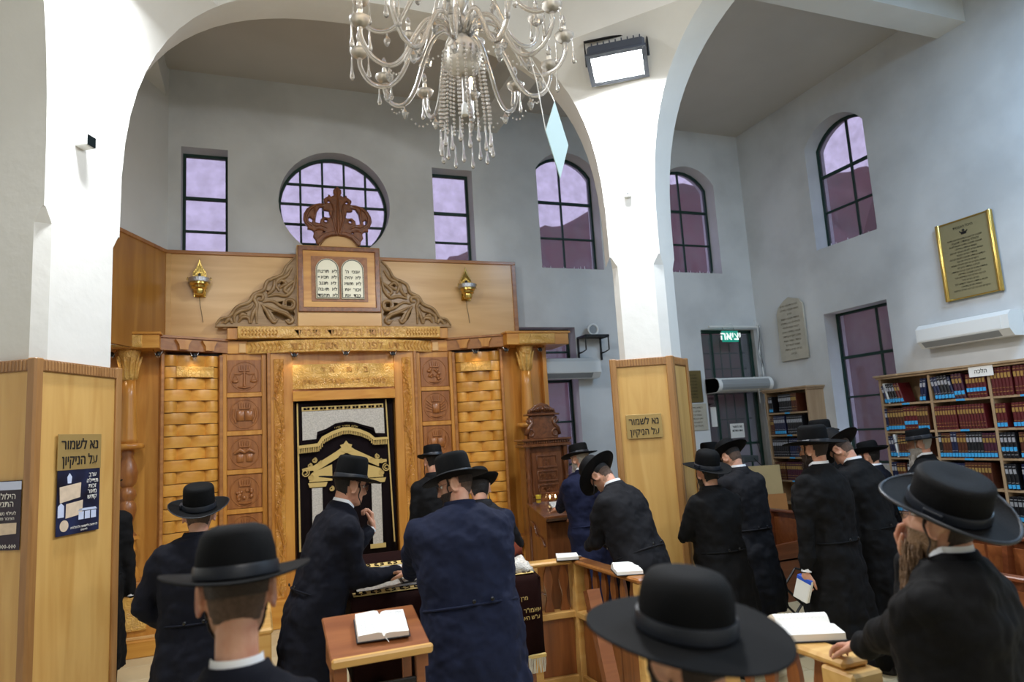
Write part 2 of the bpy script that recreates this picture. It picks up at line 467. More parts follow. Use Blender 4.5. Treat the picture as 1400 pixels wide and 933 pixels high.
def window(name, poly, M_, xs, zs, fr=.035, glass=None):
    """frame round the opening, bars at xs / zs, a pane in every cell; M_ turns (x, z) of the wall into the world"""
    root = sroot(name); root.matrix_world = M_
    fp = plate('frame', inset(poly, .002), [inset(poly, fr)], .05, green_m, root)
    ip = inset(poly, fr)
    X0, X1 = min(p[0] for p in ip), max(p[0] for p in ip); Z0, Z1 = min(p[1] for p in ip), max(p[1] for p in ip)
    for x in xs:
        c = clip(ip, x-.005, x+.005, 0); z0, z1 = min(p[1] for p in c), max(p[1] for p in c)
        MB().box((x-.013, -.018, z0-.004), (x+.013, .018, z1+.004), .003).build('glazing_bar', green_m, root)
    for z in zs:
        th = .02 if isinstance(z, tuple) else .013
        z = z[0] if isinstance(z, tuple) else z
        c = clip(ip, z-.005, z+.005, 1); x0, x1 = min(p[0] for p in c), max(p[0] for p in c)
        MB().box((x0-.004, -.022, z-th), (x1+.004, .022, z+th), .003).build('glazing_bar', green_m, root)
    zz = [z[0] if isinstance(z, tuple) else z for z in zs]
    xx = [X0, *sorted(xs), X1]; zz = [Z0, *sorted(zz), Z1]
    for a in range(len(xx)-1):
        for c_ in range(len(zz)-1):
            c = clip(clip(ip, xx[a], xx[a+1], 0), zz[c_], zz[c_+1], 1)
            if len(c) >= 3: MB().prism(c, -.003, .003, 'y').build('pane', glass or glass_m, root)
    return root
MF = Matrix.Translation((0, YF+.24, 0))
MRt = Matrix.Translation((XR+.24, 0, 0)) @ Matrix(((0, -1, 0, 0), (1, 0, 0, 0), (0, 0, 1, 0), (0, 0, 0, 1)))
window('window_1', FW[1], MF, [], [4.66, (5.08,)])
window('window_2', FW[2], MF, [.985-.42, .985-.14, .985+.14, .985+.42], [4.56, 4.82, 5.09, 5.36])
window('window_3', FW[3], MF, [], [4.66, (5.08,)])
window('window_4', FW[4], MF, [4.30], [4.80, (5.35,)])
window('window_5', FW[5], MF, [6.42], [4.80, (5.35,)])
window('window_6', FW[6], MF, [3.75], [1.5, 2.1, (2.68,), 3.1])
window('window_7', RW[7], MRt, [6.70], [4.85, (5.38,)])
window('window_8', RW[8], MRt, [6.62], [1.75, 2.2, (2.75,)])
# dark plaster sills' ragged grout under the arched windows
gr = mat('grey_mortar', lin(214, 216, 220), .9)
for nm, (a, b_), fx in (('a', (3.83, 4.82), 0), ('b', (5.94, 6.93), 0), ('c', (6.24, 7.26), 1)):
    m_ = MB()
    k = a
    while k < b_-.02:
        w_ = random.uniform(.012, .03); h_ = random.uniform(.03, .10); y0 = .10
        if fx: m_.prism([(k, 4.30), (k+w_, 4.30), (k+w_*.5, 4.30+h_)], XR+.20, XR+.212, 'x')
        else: m_.prism([(k, 4.29), (k+w_, 4.29), (k+w_*.5, 4.29+h_)], YF+.20, YF+.212, 'y')
        k += random.uniform(.02, .045)
    tag(m_.build('trim_%d' % (11+'abc'.index(nm)), gr), kind='structure')

# ---- the glazed door with iron bars in the corner
dr = sroot('door_1', (0, YF+.10, 0))
d0, d1, dz = 6.41, 7.42, 3.39
mb = MB()
for (a, c) in (((d0, -.03, 0), (d0+.05, .03, dz)), ((d1-.05, -.03, 0), (d1, .03, dz)), ((d0, -.03, dz-.05), (d1, .03, dz))):
    mb.box(a, c, .004)
mb.build('door_frame', green_m, dr)
for x in (6.66, 7.2): MB().box((x-.015, -.02, 0), (x+.015, .02, dz-.05), .003).build('mullion', green_m, dr)
for z in (1.62, 1.15, .6): MB().box((d0+.05, -.022, z-.018), (d1-.05, .022, z+.018), .003).build('crossbar', green_m, dr)
dgl = mat('grey_door_glass', lin(96, 104, 106), .12, alpha=.55)
for a, c in ((d0+.05, 6.645), (6.675, 7.185), (7.215, d1-.05)):
    MB().box((a, -.003, 1.64), (c, .003, dz-.06)).build('pane', dgl, dr)
    MB().box((a, -.003, .62), (c, .003, 1.60)).build('frosted_pane', mat('frosted_pane_glass', lin(150, 146, 156), .3, alpha=.8), dr)
    MB().box((a, -.012, .02), (c, .012, .58)).build('kick_panel', green_m, dr)
# outer bars seen through the glass
mb = MB()
for x in (6.75, 6.95, 7.12): mb.box((x-.008, .16, 1.7), (x+.008, .176, 3.3))
for z in (2.0, 2.4, 2.8, 3.05): mb.box((d0, .158, z-.008), (d1, .178, z+.008))
mb.build('outer_grille', green_m, dr)
sn = plate('paper_notice', rect(-.13, -.11, .13, .11), [], .002, paper_m, dr, loc=(6.98, -.008, 1.82))
font(dr, 'נא לסגור', .05, (6.98, -.012, 1.88), ink_m); font(dr, 'את הדלת', .05, (6.98, -.012, 1.82), ink_m)
MB().box((6.52, -.008, 1.9), (6.62, -.004, 2.2)).build('paper_notice', paper_m, dr)
font(dr, 'מרור', .06, (6.54, -.012, 2.33), ink_m); font(dr, 'כזית', .06, (6.54, -.012, 2.24), ink_m)

# ---- arcades: arches between the piers
def arcade(name, along, pi, po, ain, aout, c0, b_, spring, n=40, ex=2.9, top=ZC):
    """arched wall: inner face pi, outer face po, half spans ain / aout, squarish arch"""
    def P(u, d, z): return Vector((u, d, z)) if along == 'x' else Vector((d, u, z))
    mb = MB()
    prof = []
    for i in range(n+1):
        s_ = -math.cos(PI*i/n)
        h = b_*(max(0, 1-abs(s_)**3))**(1/3)
        prof.append((s_, h))
    vs = []
    for s_, h in prof:
        vs += [P(c0+s_*ain, pi, spring+h), P(c0+s_*aout, po, spring+h), P(c0+s_*ain, pi, top), P(c0+s_*aout, po, top)]
    fs = []
    for i in range(n):
        a = 4*i; c = a+4
        fs += [(a, a+1, c+1, c), (a, c, c+2, a+2), (a+1, a+3, c+3, c+1)]
    fs += [(0, 2, 3, 1), (4*n, 4*n+1, 4*n+3, 4*n+2)]
    mb.add(vs, fs)
    return struct(mb.build(name, plaster, smooth=30))
PL = [(-1.27, 4.94), (-.91, 5.62), (-1.55, 5.98), (-1.92, 5.32)]       # left pier corners (cladding)
PR = [(3.65, 5.40), (4.02, 5.68), (3.54, 6.02), (3.13, 5.655)]          # right pier corners
arcade('wall_arcade_front', 'x', 5.65, 6.02, 2.085, 2.24, 1.135, 2.28, 3.6)
arcade('wall_arcade_right', 'y', 3.65, 3.97, 2.14, 2.37, 3.3, 2.1, 3.6)
arcade('wall_arcade_left', 'y', -1.27, -1.88, 2.04, 2.39, 2.95, 2.2, 3.6)

def poly_in(P_, d):
    P_ = [Vector(p) for p in P_]; c = sum(P_, Vector((0, 0)))/len(P_)
    return [tuple(p+(c-p).normalized()*d) for p in P_]
def pier(name, core, front):
    mb = MB()
    # chamfered shaft below the arch spring, sharp arris above it
    def cham(Q, c):
        out = []
        n = len(Q)
        for i in range(n):
            p, a, b__ = Vector(Q[i]), Vector(Q[i-1]), Vector(Q[(i+1) % n])
            out += [tuple(p+(a-p).normalized()*c), tuple(p+(b__-p).normalized()*c)]
        return out
    lo = cham(core, .07); mid = cham(core, .055); hi = cham(core, .002)
    rs = [[Vector((x, y, 0)) for x, y in lo], [Vector((x, y, 3.5)) for x, y in lo], [Vector((x, y, 3.62)) for x, y in hi], [Vector((x, y, ZC)) for x, y in hi]]
    mb.rings(rs); return struct(mb.build(name, plaster))
pier('wall_pier_left', [(-1.27, 4.99), (-.95, 5.65), (-1.53, 5.94), (-1.88, 5.34)], 0); pier('wall_pier_right', [(3.65, 5.44), (3.97, 5.67), (3.53, 5.97), (3.22, 5.65)], 0)
# pendentives over the two piers: the ruled surface between the inner arrises of the two arches that spring there
def pend(name, A, B, n=26, hmax=2.02):
    mb = MB(); vs = []; fs = []
    zs = [3.6+hmax*(i/n) for i in range(n+1)]+[ZC]
    for z in zs:
        h = min(z-3.6, hmax); a, b__ = A(h), B(h)
        for k in range(5): vs.append((a[0]+(b__[0]-a[0])*k/4, a[1]+(b__[1]-a[1])*k/4, z))
    for i in range(len(zs)-1):
        for k in range(4): q = 5*i+k; fs.append((q, q+1, q+6, q+5))
    mb.add(vs, fs); return struct(mb.build(name, plaster, smooth=40))
sq = lambda h, b_: max(0, 1-(h/b_)**3)**(1/3)
pend('wall_pendentive_left', lambda h: (-1.27, 2.95+2.04*sq(h, 2.2)), lambda h: (1.135-2.085*sq(h, 2.28), 5.65))
pend('wall_pendentive_right', lambda h: (1.135+2.085*sq(h, 2.28), 5.65), lambda h: (3.65, 3.3+2.14*sq(h, 2.1)))

# ---- beams round the aisles
bz = 6.25
mb = MB(); mb.box((3.95, 4.76, bz), (XR, 5.10, ZC)); struct(mb.build('trim_1', plaster))
mb = MB(); mb.box((2.9, 6.04, bz), (3.26, YF, ZC)); struct(mb.build('trim_2', plaster))
mb = MB(); mb.box((-1.35, 6.04, bz), (-.98, YF, ZC)); struct(mb.build('trim_3', plaster))

# ---- wooden cladding round the pier feet
def cladding(P_, n, carved=True):
    root = sroot('trim_%d' % n)
    H_ = 2.6
    N_ = len(P_)
    for i in range(N_):
        a, b__ = Vector(P_[i]), Vector(P_[(i+1) % N_])
        d = (b__-a); Ln = d.length; ang = math.atan2(d.y, d.x)
        Mx = Matrix.Translation((a.x, a.y, 0)) @ Matrix.Rotation(ang, 4, 'Z')
        o = MB().box((.05, .012, 0), (Ln-.05, .03, H_-.06), 0).xf(Mx).build('veneer_panel', clad_m, root)
        o = MB().box((.05, -.002, H_-.075), (Ln-.05, .03, H_), .004).xf(Mx).build('top_rail', trim_fl, root)
        MB().box((.05, 0, 0), (Ln-.05, .03, .12), .004).xf(Mx).build('skirting', clad_t, root)
        # corner posts: a rounded upright with a flat either side
        MB().box((-.0, -.006, 0), (.058, .03, H_+.006), .006).xf(Mx).build('corner_post', clad_t, root)
        MB().box((Ln-.058, -.006, 0), (Ln, .03, H_+.006), .006).xf(Mx).build('corner_post', clad_t, root)
        # little flutes along the rail
        f = MB()
        k = .07
        while k < Ln-.07:
            f.box((k, -.006, H_-.07), (k+.014, 0, H_-.008), .002); k += .026
        tag(f.xf(Mx).build('rail_fluting', clad_t, root), kind='stuff')
    return root
trim_fl = wood('cladding_rail', lin(150, 108, 62), lin(124, 84, 44), 'x', .4, 1)
c4 = cladding(PL, 4); c5 = cladding(PR, 5)

# ---- outside: hillside and the dusk beyond the windows
hill_m = mat('brown_hillside_earth', lin(104, 66, 70), .95, var=.45, vscale=.35, bump=.8, bscale=1.2)
rng = random.Random(3)
vs, fs = [], []
NX, NY = 60, 16
def ridge(u):
    tab = [(-1, .05), (.2, .12), (.27, .25), (.30, .285), (.445, .34), (.53, .375), (.69, .43), (.8, .46), (1.6, .55)]
    for (a, b_) in zip(tab, tab[1:]):
        if a[0] <= u <= b_[0]: return a[1]+(b_[1]-a[1])*(u-a[0])/(b_[0]-a[0])
    return .4
for j in range(NY+1):
    for i in range(NX+1):
        x = -8+i*.65; y = 11+j*1.2; t = j/NY
        z = -1+(25*ridge(x/25)+2.95)*min(1, (t/.75))**.8+.3*math.sin(x*.9+j)*(t > .1)+rng.uniform(-.18, .18)
        vs.append((x, y, z))
for j in range(NY):
    for i in range(NX):
        a = j*(NX+1)+i; fs.append((a, a+1, a+NX+2, a+NX+1))
tag(MB().add(vs, fs).build('hillside', hill_m, smooth=True), 'brown stony hillside rising beyond the front and side windows', 'hill')
vs, fs = [], []
for j in range(20):
    for i in range(40):
        y = -6+i*.41; x = 9.2+j*1.1
        z = -1+min(1, (j+1)/6)*(10.5+1.2*math.sin(y*.7)+rng.uniform(-.3, .3))+j*.3
        vs.append((x, y, z))
for j in range(19):
    for i in range(39):
        a = j*40+i; fs.append((a, a+1, a+41, a+40))
tag(MB().add(vs, fs).build('hillside', hill_m, smooth=True), 'steep reddish bank close outside the side wall windows', 'hill')
# ================================================================ THE ARK
CX = 1.01
ark = thing('torah_ark', 'tall honey-coloured carved wooden ark wall with woven slats and columns', 'ark', (CX, 8.0, 0))
def pieceA(mb, name, m, sm=False, par=None): return mb.build(name, m, par or ark, sm)
# back boards high on the wall
B = MB().box((-1.97+.06, .52, 3.1), (2.33, .60, 4.27)); pieceA(B, 'back_panel', ark_p)
pieceA(MB().box((-1.97, .50, 4.27), (2.35, .61, 4.315), .006), 'top_trim', trim_d)
pieceA(MB().box((2.29, .505, 3.2), (2.35, .60, 4.27), .004), 'end_trim', trim_d)
pieceA(MB().box((-1.97, .50, 3.2), (-1.91, .60, 4.27), .006), 'corner_post', ark_p)
# side board on the slanting wall
ang = math.atan2(LWd.y, LWd.x)
Ms = Matrix.Translation((LW0.x-CX, LW0.y-8.0, 0)) @ Matrix.Rotation(ang, 4, 'Z')
pieceA(MB().box((.06, .015, 3.1), (2.2, .06, 4.27)).xf(Ms), 'side_board', wood('ark_side_board_wood', lin(176, 124, 56), lin(152, 100, 40), 'z', .35, .4))
pieceA(MB().box((.06, .01, 4.27), (2.2, .075, 4.315), .006).xf(Ms), 'side_board_trim', trim_d)

for sx in (-1, 1):
    m_ = lambda lo, hi: ((min(sx*lo[0], sx*hi[0]), lo[1], lo[2]), (max(sx*lo[0], sx*hi[0]), hi[1], hi[2]))
    # --- outer bay with the turned column
    pieceA(MB().box(*m_((1.93, .30, .70), (2.60, .40, 3.09))), 'bay_panel', ark_l)
    pieceA(MB().box(*m_((2.54, .22, .70), (2.60, .50, 3.09)), .004), 'side_stile', ark_l)
    pieceA(MB().box(*m_((1.93, .24, .70), (1.99, .34, 3.09)), .006), 'stile', trim_d)
    pieceA(MB().box(*m_((1.93, .36, 0), (2.60, .60, 3.0))), 'bay_back', ark_l)
    blk = pieceA(MB().box(*m_((1.96, -.04, 3.09), (2.82, .55, 3.24)), .005), 'cornice_block', ark_lx)
    pieceA(MB().box(*m_((1.94, -.06, 3.235), (2.84, .56, 3.262)), .005), 'cornice_cap', ark_lx)
    pieceA(MB().box(*m_((2.12, -.055, 3.10), (2.62, -.03, 3.23)), .006), 'carved_inset', ark_c, par=blk)
    cxx = sx*2.26
    pieceA(MB().lathe([(.055, 2.76), (.07, 2.78), (.075, 2.85), (.095, 2.99), (.105, 3.06), (.115, 3.09)], 20, (cxx, .13, 0)), 'capital', ark_c, True)
    cp = MB()
    for k in range(10):
        a = 2*PI*k/10
        p = [(cxx+math.cos(a)*(.07+.05*t**2), .13+math.sin(a)*(.07+.05*t**2), 2.78+.24*t) for t in (0, .4, .8, 1)]
        cp.tube(p, [.012, .016, .014, .006], 6)
    tag(pieceA(cp, 'capital_leaves', ark_c, True), kind='stuff')
    pieceA(MB().lathe([(.062, 2.765), (.068, 2.6), (.078, 2.35), (.088, 2.15), (.092, 2.10)], 20, (cxx, .13, 0)), 'column_shaft', ark_l, True)
    pieceA(MB().lathe([(.08, 2.04), (.15, 2.05), (.16, 2.075), (.15, 2.10), (.09, 2.105)], 24, (cxx, .13, 0)), 'column_ring', ark_l, True)
    pieceA(MB().lathe([(.045, 2.045), (.06, 2.0), (.05, 1.97), (.085, 1.88), (.10, 1.80), (.085, 1.70), (.05, 1.66), (.08, 1.62), (.088, 1.57), (.06, 1.52), (.085, 1.48), (.09, 1.42), (.06, 1.30), (.045, 1.24), (.08, 1.19), (.10, 1.16)], 20, (cxx, .13, 0)), 'baluster', ark_d, 40)
    pieceA(MB().lathe([(.12, 1.165), (.13, 1.13), (.09, 1.11), (.10, 1.02), (.075, .99), (.10, .95), (.09, .86), (.12, .82), (.13, .75), (.13, .72)], 20, (cxx, .13, 0)), 'column_foot', ark_l, 40)
    # --- base
    pieceA(MB().box(*m_((1.9, -.06, 0), (2.74, .6, .16)), .01), 'plinth', ark_lx)
    pieceA(MB().box(*m_((1.93, .02, .16), (2.70, .6, .64))), 'base', ark_l)
    pieceA(MB().box(*m_((2.05, .0, .24), (2.6, .03, .58)), .012), 'base_panel', ark_c)
    pieceA(MB().box(*m_((1.9, -.05, .64), (2.74, .6, .72)), .012), 'base_ledge', trim_d)
    pieceA(MB().box(*m_((1.9, -.01, .16), (2.74, .02, .19)), .004), 'base_rail', ark_p)
    # --- angled frieze over the woven slats
    fr = [(1.40, .50), (1.98, .22), (1.98, .28), (1.40, .56)]
    pieceA(MB().prism([(sx*x, y) for x, y in [(1.30, .44), (1.97, .10), (1.97, .5), (1.30, .5)]], 3.09, 3.225, 'z'), 'angled_frieze', trim_d)
    pieceA(MB().prism([(sx*x, y) for x, y in [(1.28, .42), (1.98, .07), (1.98, .5), (1.28, .5)]], 3.225, 3.25, 'z'), 'frieze_cap', trim_d)
    for t in (.30, .68):
        fx, fy = 1.30+.67*t, .44-.34*t
        d = Vector((.67, -.34, 0)).normalized(); 
        Mx = Matrix.Translation((sx*fx, fy, 3.1)) @ Matrix.Rotation(sx*math.atan2(-.34, .67), 4, 'Z')
        pol = [(-.045, 0), (.045, 0), (.05, .05), (.085, .11), (-.085, .11), (-.05, .05)]
        pieceA(MB().prism(pol, -.035, .02, 'y').xf(Mx), 'bracket', ark_l)
    # --- woven slats
    a, b_ = Vector((1.41, .44, 0)), Vector((1.95, .24, 0)); Ln = (b_-a).length
    rz_ = math.atan2(b_.y-a.y, b_.x-a.x)
    pan = thing('woven_panel', None, None, (sx*a.x, a.y, 0), 0); pan.parent = ark
    pan.rotation_euler = (0, 0, rz_ if sx > 0 else PI-rz_)
    back = MB().box((-.03, .03 if sx > 0 else -.06, .70), (Ln+.03, .06 if sx > 0 else -.03, 3.06)).build('backing', trim_d, pan)
    rh = .1275
    def slat_mesh(wd, h=rh):
        m = MB(); n = 6; vs = []
        f = -1 if sx > 0 else 1
        for i in range(n+1):
            t = i/n; bul = .05*math.sin(PI*t)**.8
            x = t*wd
            y0 = f*bul
            vs += [(x, y0, .004), (x, y0+f*.006, h*.5), (x, y0, h-.004), (x, -f*.03, h-.004), (x, -f*.03, .004)]
        fs = []
        for i in range(n):
            for k in range(5): k2 = (k+1) % 5; fs.append((5*i+k, 5*i+k2, 5*i+5+k2, 5*i+5+k))
        fs += [(0, 1, 2, 3, 4), tuple(5*n+k for k in (4, 3, 2, 1, 0))]
        return m.add(vs, fs).mesh('slat', ark_s, smooth=40)
    mL, mS, mH = slat_mesh(Ln*.5), slat_mesh(Ln*.25), slat_mesh(Ln*.5)
    for r in range(18):
        z = 3.05-(r+1)*rh
        cells_ = [(0, mS), (.25, mL), (.75, mS)] if r % 2 == 0 else [(0, mH), (.5, mH)]
        for u, me in cells_:
            o = bpy.data.objects.new('slat', me); COL.objects.link(o); o.parent = pan; o.location = (u*Ln, 0, z)
    f = -1 if sx > 0 else 1
    MB().box((Ln*.12, min(f*.05, f*.075), 2.80), (Ln*.80, max(f*.05, f*.075), 2.92), .004).build('carved_board', ark_c, pan)
    MB().box((-.04, min(0, f*.05), .70), (0, max(0, f*.05), 3.06), .005).build('edge_strip', trim_d, pan)
    MB().box((Ln, min(0, f*.05), .70), (Ln+.035, max(0, f*.05), 3.06), .005).build('edge_strip', trim_d, pan)
    pieceA(MB().prism([(sx*x, y) for x, y in [(1.36, .40), (1.98, .17), (1.98, .6), (1.36, .6)]], 0, .70, 'z'), 'base', ark_l)
    # --- relief stile
    x0, x1 = .89, 1.37
    pieceA(MB().box(*m_((x0, .46, 0), (x1, .60, 3.09))), 'relief_stile_back', ark_l)
    pieceA(MB().box(*m_((x0, .42, .3), (x0+.05, .46, 3.07)), .005), 'stile', ark_l)
    pieceA(MB().box(*m_((x1-.05, .42, .3), (x1, .46, 3.07)), .005), 'stile', ark_l)
    for r in range(5):
        zt = 3.01-r*.437; z0 = zt-.385
        pieceA(MB().box(*m_((x0+.05, .43, z0-.052), (x1-.05, .46, z0)), .004), 'cross_rail', ark_l)
        rp_ = pieceA(MB().box(*m_((x0+.06, .445, z0+.004), (x1-.06, .462, zt-.004)), .003), 'relief_square', ark_d)
        cxr, czr = sx*(x0+x1)/2, (z0+zt)/2
        e = MB()
        e.tube([(cxr+.155*math.cos(t), .444, czr+.165*math.sin(t)) for t in [2*PI*i/28 for i in range(29)]], .007, 6, caps=False)
        kind = ([0, 1, 2, 3, 4] if sx < 0 else [3, 4, 1, 2, 0])[r]
        y = .44
        for k in range(5):  # small crown at the head of every roundel
            e.tube([(cxr-.05+.025*k, y, czr+.065), (cxr-.06+.03*k, y, czr+.12+.012*(k % 2))], [.012, .007], 6)
        e.tube([(cxr-.055, y, czr+.062), (cxr+.055, y, czr+.062)], .012, 6)
        if kind == 0:      # scales on a staff
            e.tube([(cxr, y, czr+.05), (cxr, y-.005, czr-.12)], [.012, .016], 8)
            e.tube([(cxr-.11, y, czr+.03), (cxr-.05, y, czr+.02), (cxr, y, czr+.05), (cxr+.05, y, czr+.02), (cxr+.11, y, czr+.03)], .009, 6)
            for q in (-.1, .1):
                e.tube([(cxr+q, y, czr+.03), (cxr+q-.035, y, czr-.055)], .004, 5); e.tube([(cxr+q, y, czr+.03), (cxr+q+.035, y, czr-.055)], .004, 5)
                e.sphere((cxr+q, y, czr-.06), .04, 10, 6, sc=(1, .4, .5))
        elif kind == 1:    # open book
            e.box((cxr-.085, y-.012, czr-.08), (cxr-.004, y+.01, czr+.035), .006); e.box((cxr+.004, y-.012, czr-.08), (cxr+.085, y+.01, czr+.035), .006)
            for q in (-1, 1): e.tube([(cxr+q*.09, y, czr-.1), (cxr+q*.12, y, czr-.02), (cxr+q*.11, y, czr+.06)], .014, 6)
        elif kind == 2:    # drapes over two slabs
            e.tube([(cxr-.11, y, czr-.01), (cxr-.05, y-.01, czr+.03), (cxr, y, czr+.0), (cxr+.05, y-.01, czr+.03), (cxr+.11, y, czr-.01)], [.016, .026, .02, .026, .016], 8)
            for q in (-1, 1): e.box((cxr+q*.05-.035, y-.012, czr-.11), (cxr+q*.05+.035, y+.01, czr-.02), .006)
        elif kind == 3:    # heaped fruit
            rr_ = random.Random(r*7+sx)
            for k in range(16):
                e.sphere((cxr+rr_.uniform(-.085, .085), y, czr-.03+rr_.uniform(-.06, .06)), rr_.uniform(.016, .026), 8, 5)
        else:              # shrine with side wings
            e.box((cxr-.045, y-.012, czr-.09), (cxr+.045, y+.01, czr+.03), .006)
            for q in (-1, 1):
                for k in range(4): e.tube([(cxr+q*.055, y, czr-.07+k*.03), (cxr+q*.13, y, czr-.05+k*.045)], [.012, .006], 6)
        if kind in (0, 3, 4): e.tube([(cxr-.07, y, czr-.125), (cxr, y-.01, czr-.135), (cxr+.07, y, czr-.125)], [.008, .014, .008], 6)
        e.build('carved_emblem', ark_d, rp_, 50)
    # --- centre pilasters
    pieceA(MB().box(*m_((.60, .38, 0), (.87, .55, 3.08)), .004), 'pilaster', ark_l)
    pieceA(MB().box(*m_((.70, .365, .3), (.81, .385, 3.0)), .004), 'carved_band', ark_cz)
    vn = MB()
    pts = [(sx*(.755+.033*math.sin(i*.62)), .36, .35+i*.066) for i in range(40)]
    vn.tube(pts, .008, 6)
    for i in range(0, 40, 1):
        s_ = 1 if math.cos(i*.62) > 0 else -1
        p = Vector(pts[i]); vn.tube([p, p+Vector((s_*.018, -.003, .022)), p+Vector((s_*.030, 0, .05))], [.004, .010, .002], 5)
    pieceA(vn, 'carved_vine', ark_cz, 60)
    pieceA(MB().box(*m_((.845, .36, 0), (.885, .5, 3.08)), .006), 'edge_moulding', trim_d)
# --- centre: convex boards with carved lettering
def convex(x, z0, z1, ye, bulge, th, n=18):
    m = MB(); vs = []
    for i in range(n+1):
        u = -x+2*x*i/n; y = ye-bulge*(1-(u/x)**2)
        vs += [(u, y, z0), (u, y, z1), (u, y+th, z1), (u, y+th, z0)]
    fs = []
    for i in range(n):
        for k in range(4): k2 = (k+1) % 4; fs.append((4*i+k, 4*i+k2, 4*i+4+k2, 4*i+4+k))
    fs += [(0, 1, 2, 3), (4*n+3, 4*n+2, 4*n+1, 4*n)]
    return m.add(vs, fs)
arch = pieceA(convex(1.10, 3.075, 3.215, .44, .20, .25), 'curved_architrave', ark_c)
for sx in (-1, 1):
    pieceA(MB().box((min(sx*1.10, sx*1.31), .435, 3.08), (max(sx*1.10, sx*1.31), .52, 3.225), .004), 'architrave_end', ark_lx)
    pieceA(MB().box((min(sx*1.11, sx*1.19), .42, 3.085), (max(sx*1.11, sx*1.19), .44, 3.205), .006), 'carved_tile', ark_p)
brd = pieceA(convex(.66, 2.64, 2.93, .40, .07, .10), 'carved_lintel_board', ark_c)
pieceA(MB().box((-.68, .40, 2.6), (.68, .5, 3.08)), 'lintel_back', ark_l)
pieceA(convex(.60, 2.50, 2.61, .36, .05, .10), 'door_lintel', ark_lx)
pieceA(MB().box((-1.3, .5, 3.0), (1.3, .62, 3.4)), 'attic_back', trim_d)
fz = pieceA(MB().box((-1.20, .33, 3.245), (1.20, .55, 3.385), .005), 'upper_frieze', ark_c)
for sx in (-1, 1): pieceA(MB().box((min(sx*1.2, sx*1.31), .37, 3.24), (max(sx*1.2, sx*1.31), .55, 3.37), .004), 'frieze_end', ark_l)
let_m = wood('raised_letter_wood', lin(206, 152, 70), lin(180, 122, 48), 'x', .4)
font(fz, 'שויתי ה׳ לנגדי תמיד', .13, (0, .326, 3.313), let_m, ex=.006, sx=1.12, name='carved_lettering')
for sx in (-1, 1):   # laurel sprays
    lf = MB()
    for k in range(11):
        x = sx*(.76+.037*k)
        for q in (-1, 1): lf.tube([(x, .328, 3.315), (x+sx*.02, .322, 3.315+q*.022), (x+sx*.012, .328, 3.315+q*.045)], [.003, .009, .002], 5)
    tag(lf.build('carved_laurel', let_m, fz, 60), kind='stuff')
def curved_letters(s, par, size, z, x0, x1, yf, xw):
    n = len(s)
    for i, ch in enumerate(s):
        if ch == ' ': continue
        x = x1-(x1-x0)*(i+.5)/n
        font(par, ch, size, (x, yf(x), z), let_m, rot=(PI/2, 0, math.atan(2*xw*x)), ex=.006, name='carved_letter', heb=False)
curved_letters('דע לפני מי אתה עומד', arch, .135, 3.14, -.62, .66, lambda x: .44-.20*(1-(x/1.1)**2)-.004, .165)
for sx in (-1, 1):
    lf = MB()
    for k in range(8):
        x = sx*(.72+.045*k); y = .44-.20*(1-(x/1.1)**2)-.004
        for q in (-1, 1): lf.tube([(x, y, 3.145), (x+sx*.03, y, 3.145+q*.05)], [.004, .010], 5)
    tag(lf.build('carved_laurel', let_m, arch, 60), kind='stuff')
curved_letters('בית אל', brd, .10, 2.86, -.3, .3, lambda x: .33+.07*(x/.66)**2-.004, .16)
curved_letters('פתחו לי שערי צדק', brd, .085, 2.72, -.5, .5, lambda x: .33+.07*(x/.66)**2-.004, .16)
# door step and cupboard behind the curtain
pieceA(MB().box((-.60, .56, 0), (.60, .6, 2.5)), 'ark_door', ark_d)
pieceA(MB().box((-.9, .25, 0), (.9, .56, .30), .01), 'ark_step', ark_lx)

# --- box of the two tablets
tb = pieceA(MB().box((-.535, .34, 3.385), (.465, .56, 4.39), .008), 'tablet_case', ark_p)
cxo = -.035
fr_ = plate('frame_moulding', rect(-.49, 3.56, .49, 4.375), [rect(-.43, 3.62, .43, 4.32)], .05, crown_m, tb, (cxo, .335, 0), bev=.008)
plate('inner_board', rect(-.43, 3.62, .43, 4.32), [], .02, ark_lx, tb, (cxo, .338, 0))
plate('burl_square', rect(-.335, 3.69, .335, 4.25), [], .02, ark_d, tb, (cxo, .328, 0))
tab_m = mat('ivory_gilt_tablet', lin(238, 234, 210), .35, .1)
lines = (['אנכי ה\'', 'לא יהיה', 'לא תשא', 'זכור את', 'כבד את'], ['לא תרצח', 'לא תנאף', 'לא תגנב', 'לא תענה', 'לא תחמד'])
for k, sx in enumerate((1, -1)):
    c = cxo+sx*.15
    ol = [(c-.137, 3.72), (c+.137, 3.72)]+arc(c, 4.08, .137, 0, 180, 14)
    il = inset(ol, .008); il2 = inset(ol, .016)
    tt = plate('tablet', ol, [], .03, tab_m, tb, (0, .308, 0), bev=.004)
    plate('tablet_border', il, [il2], .004, ink_m, tb, (0, .291, 0))
    for i, ln in enumerate(lines[k]): font(tb, ln.replace(' ', '  '), .056, (c, .290, 4.055-i*.074), ink_m, ex=.001, name='tablet_lettering', res=1, off=.0012, sx=1.0)
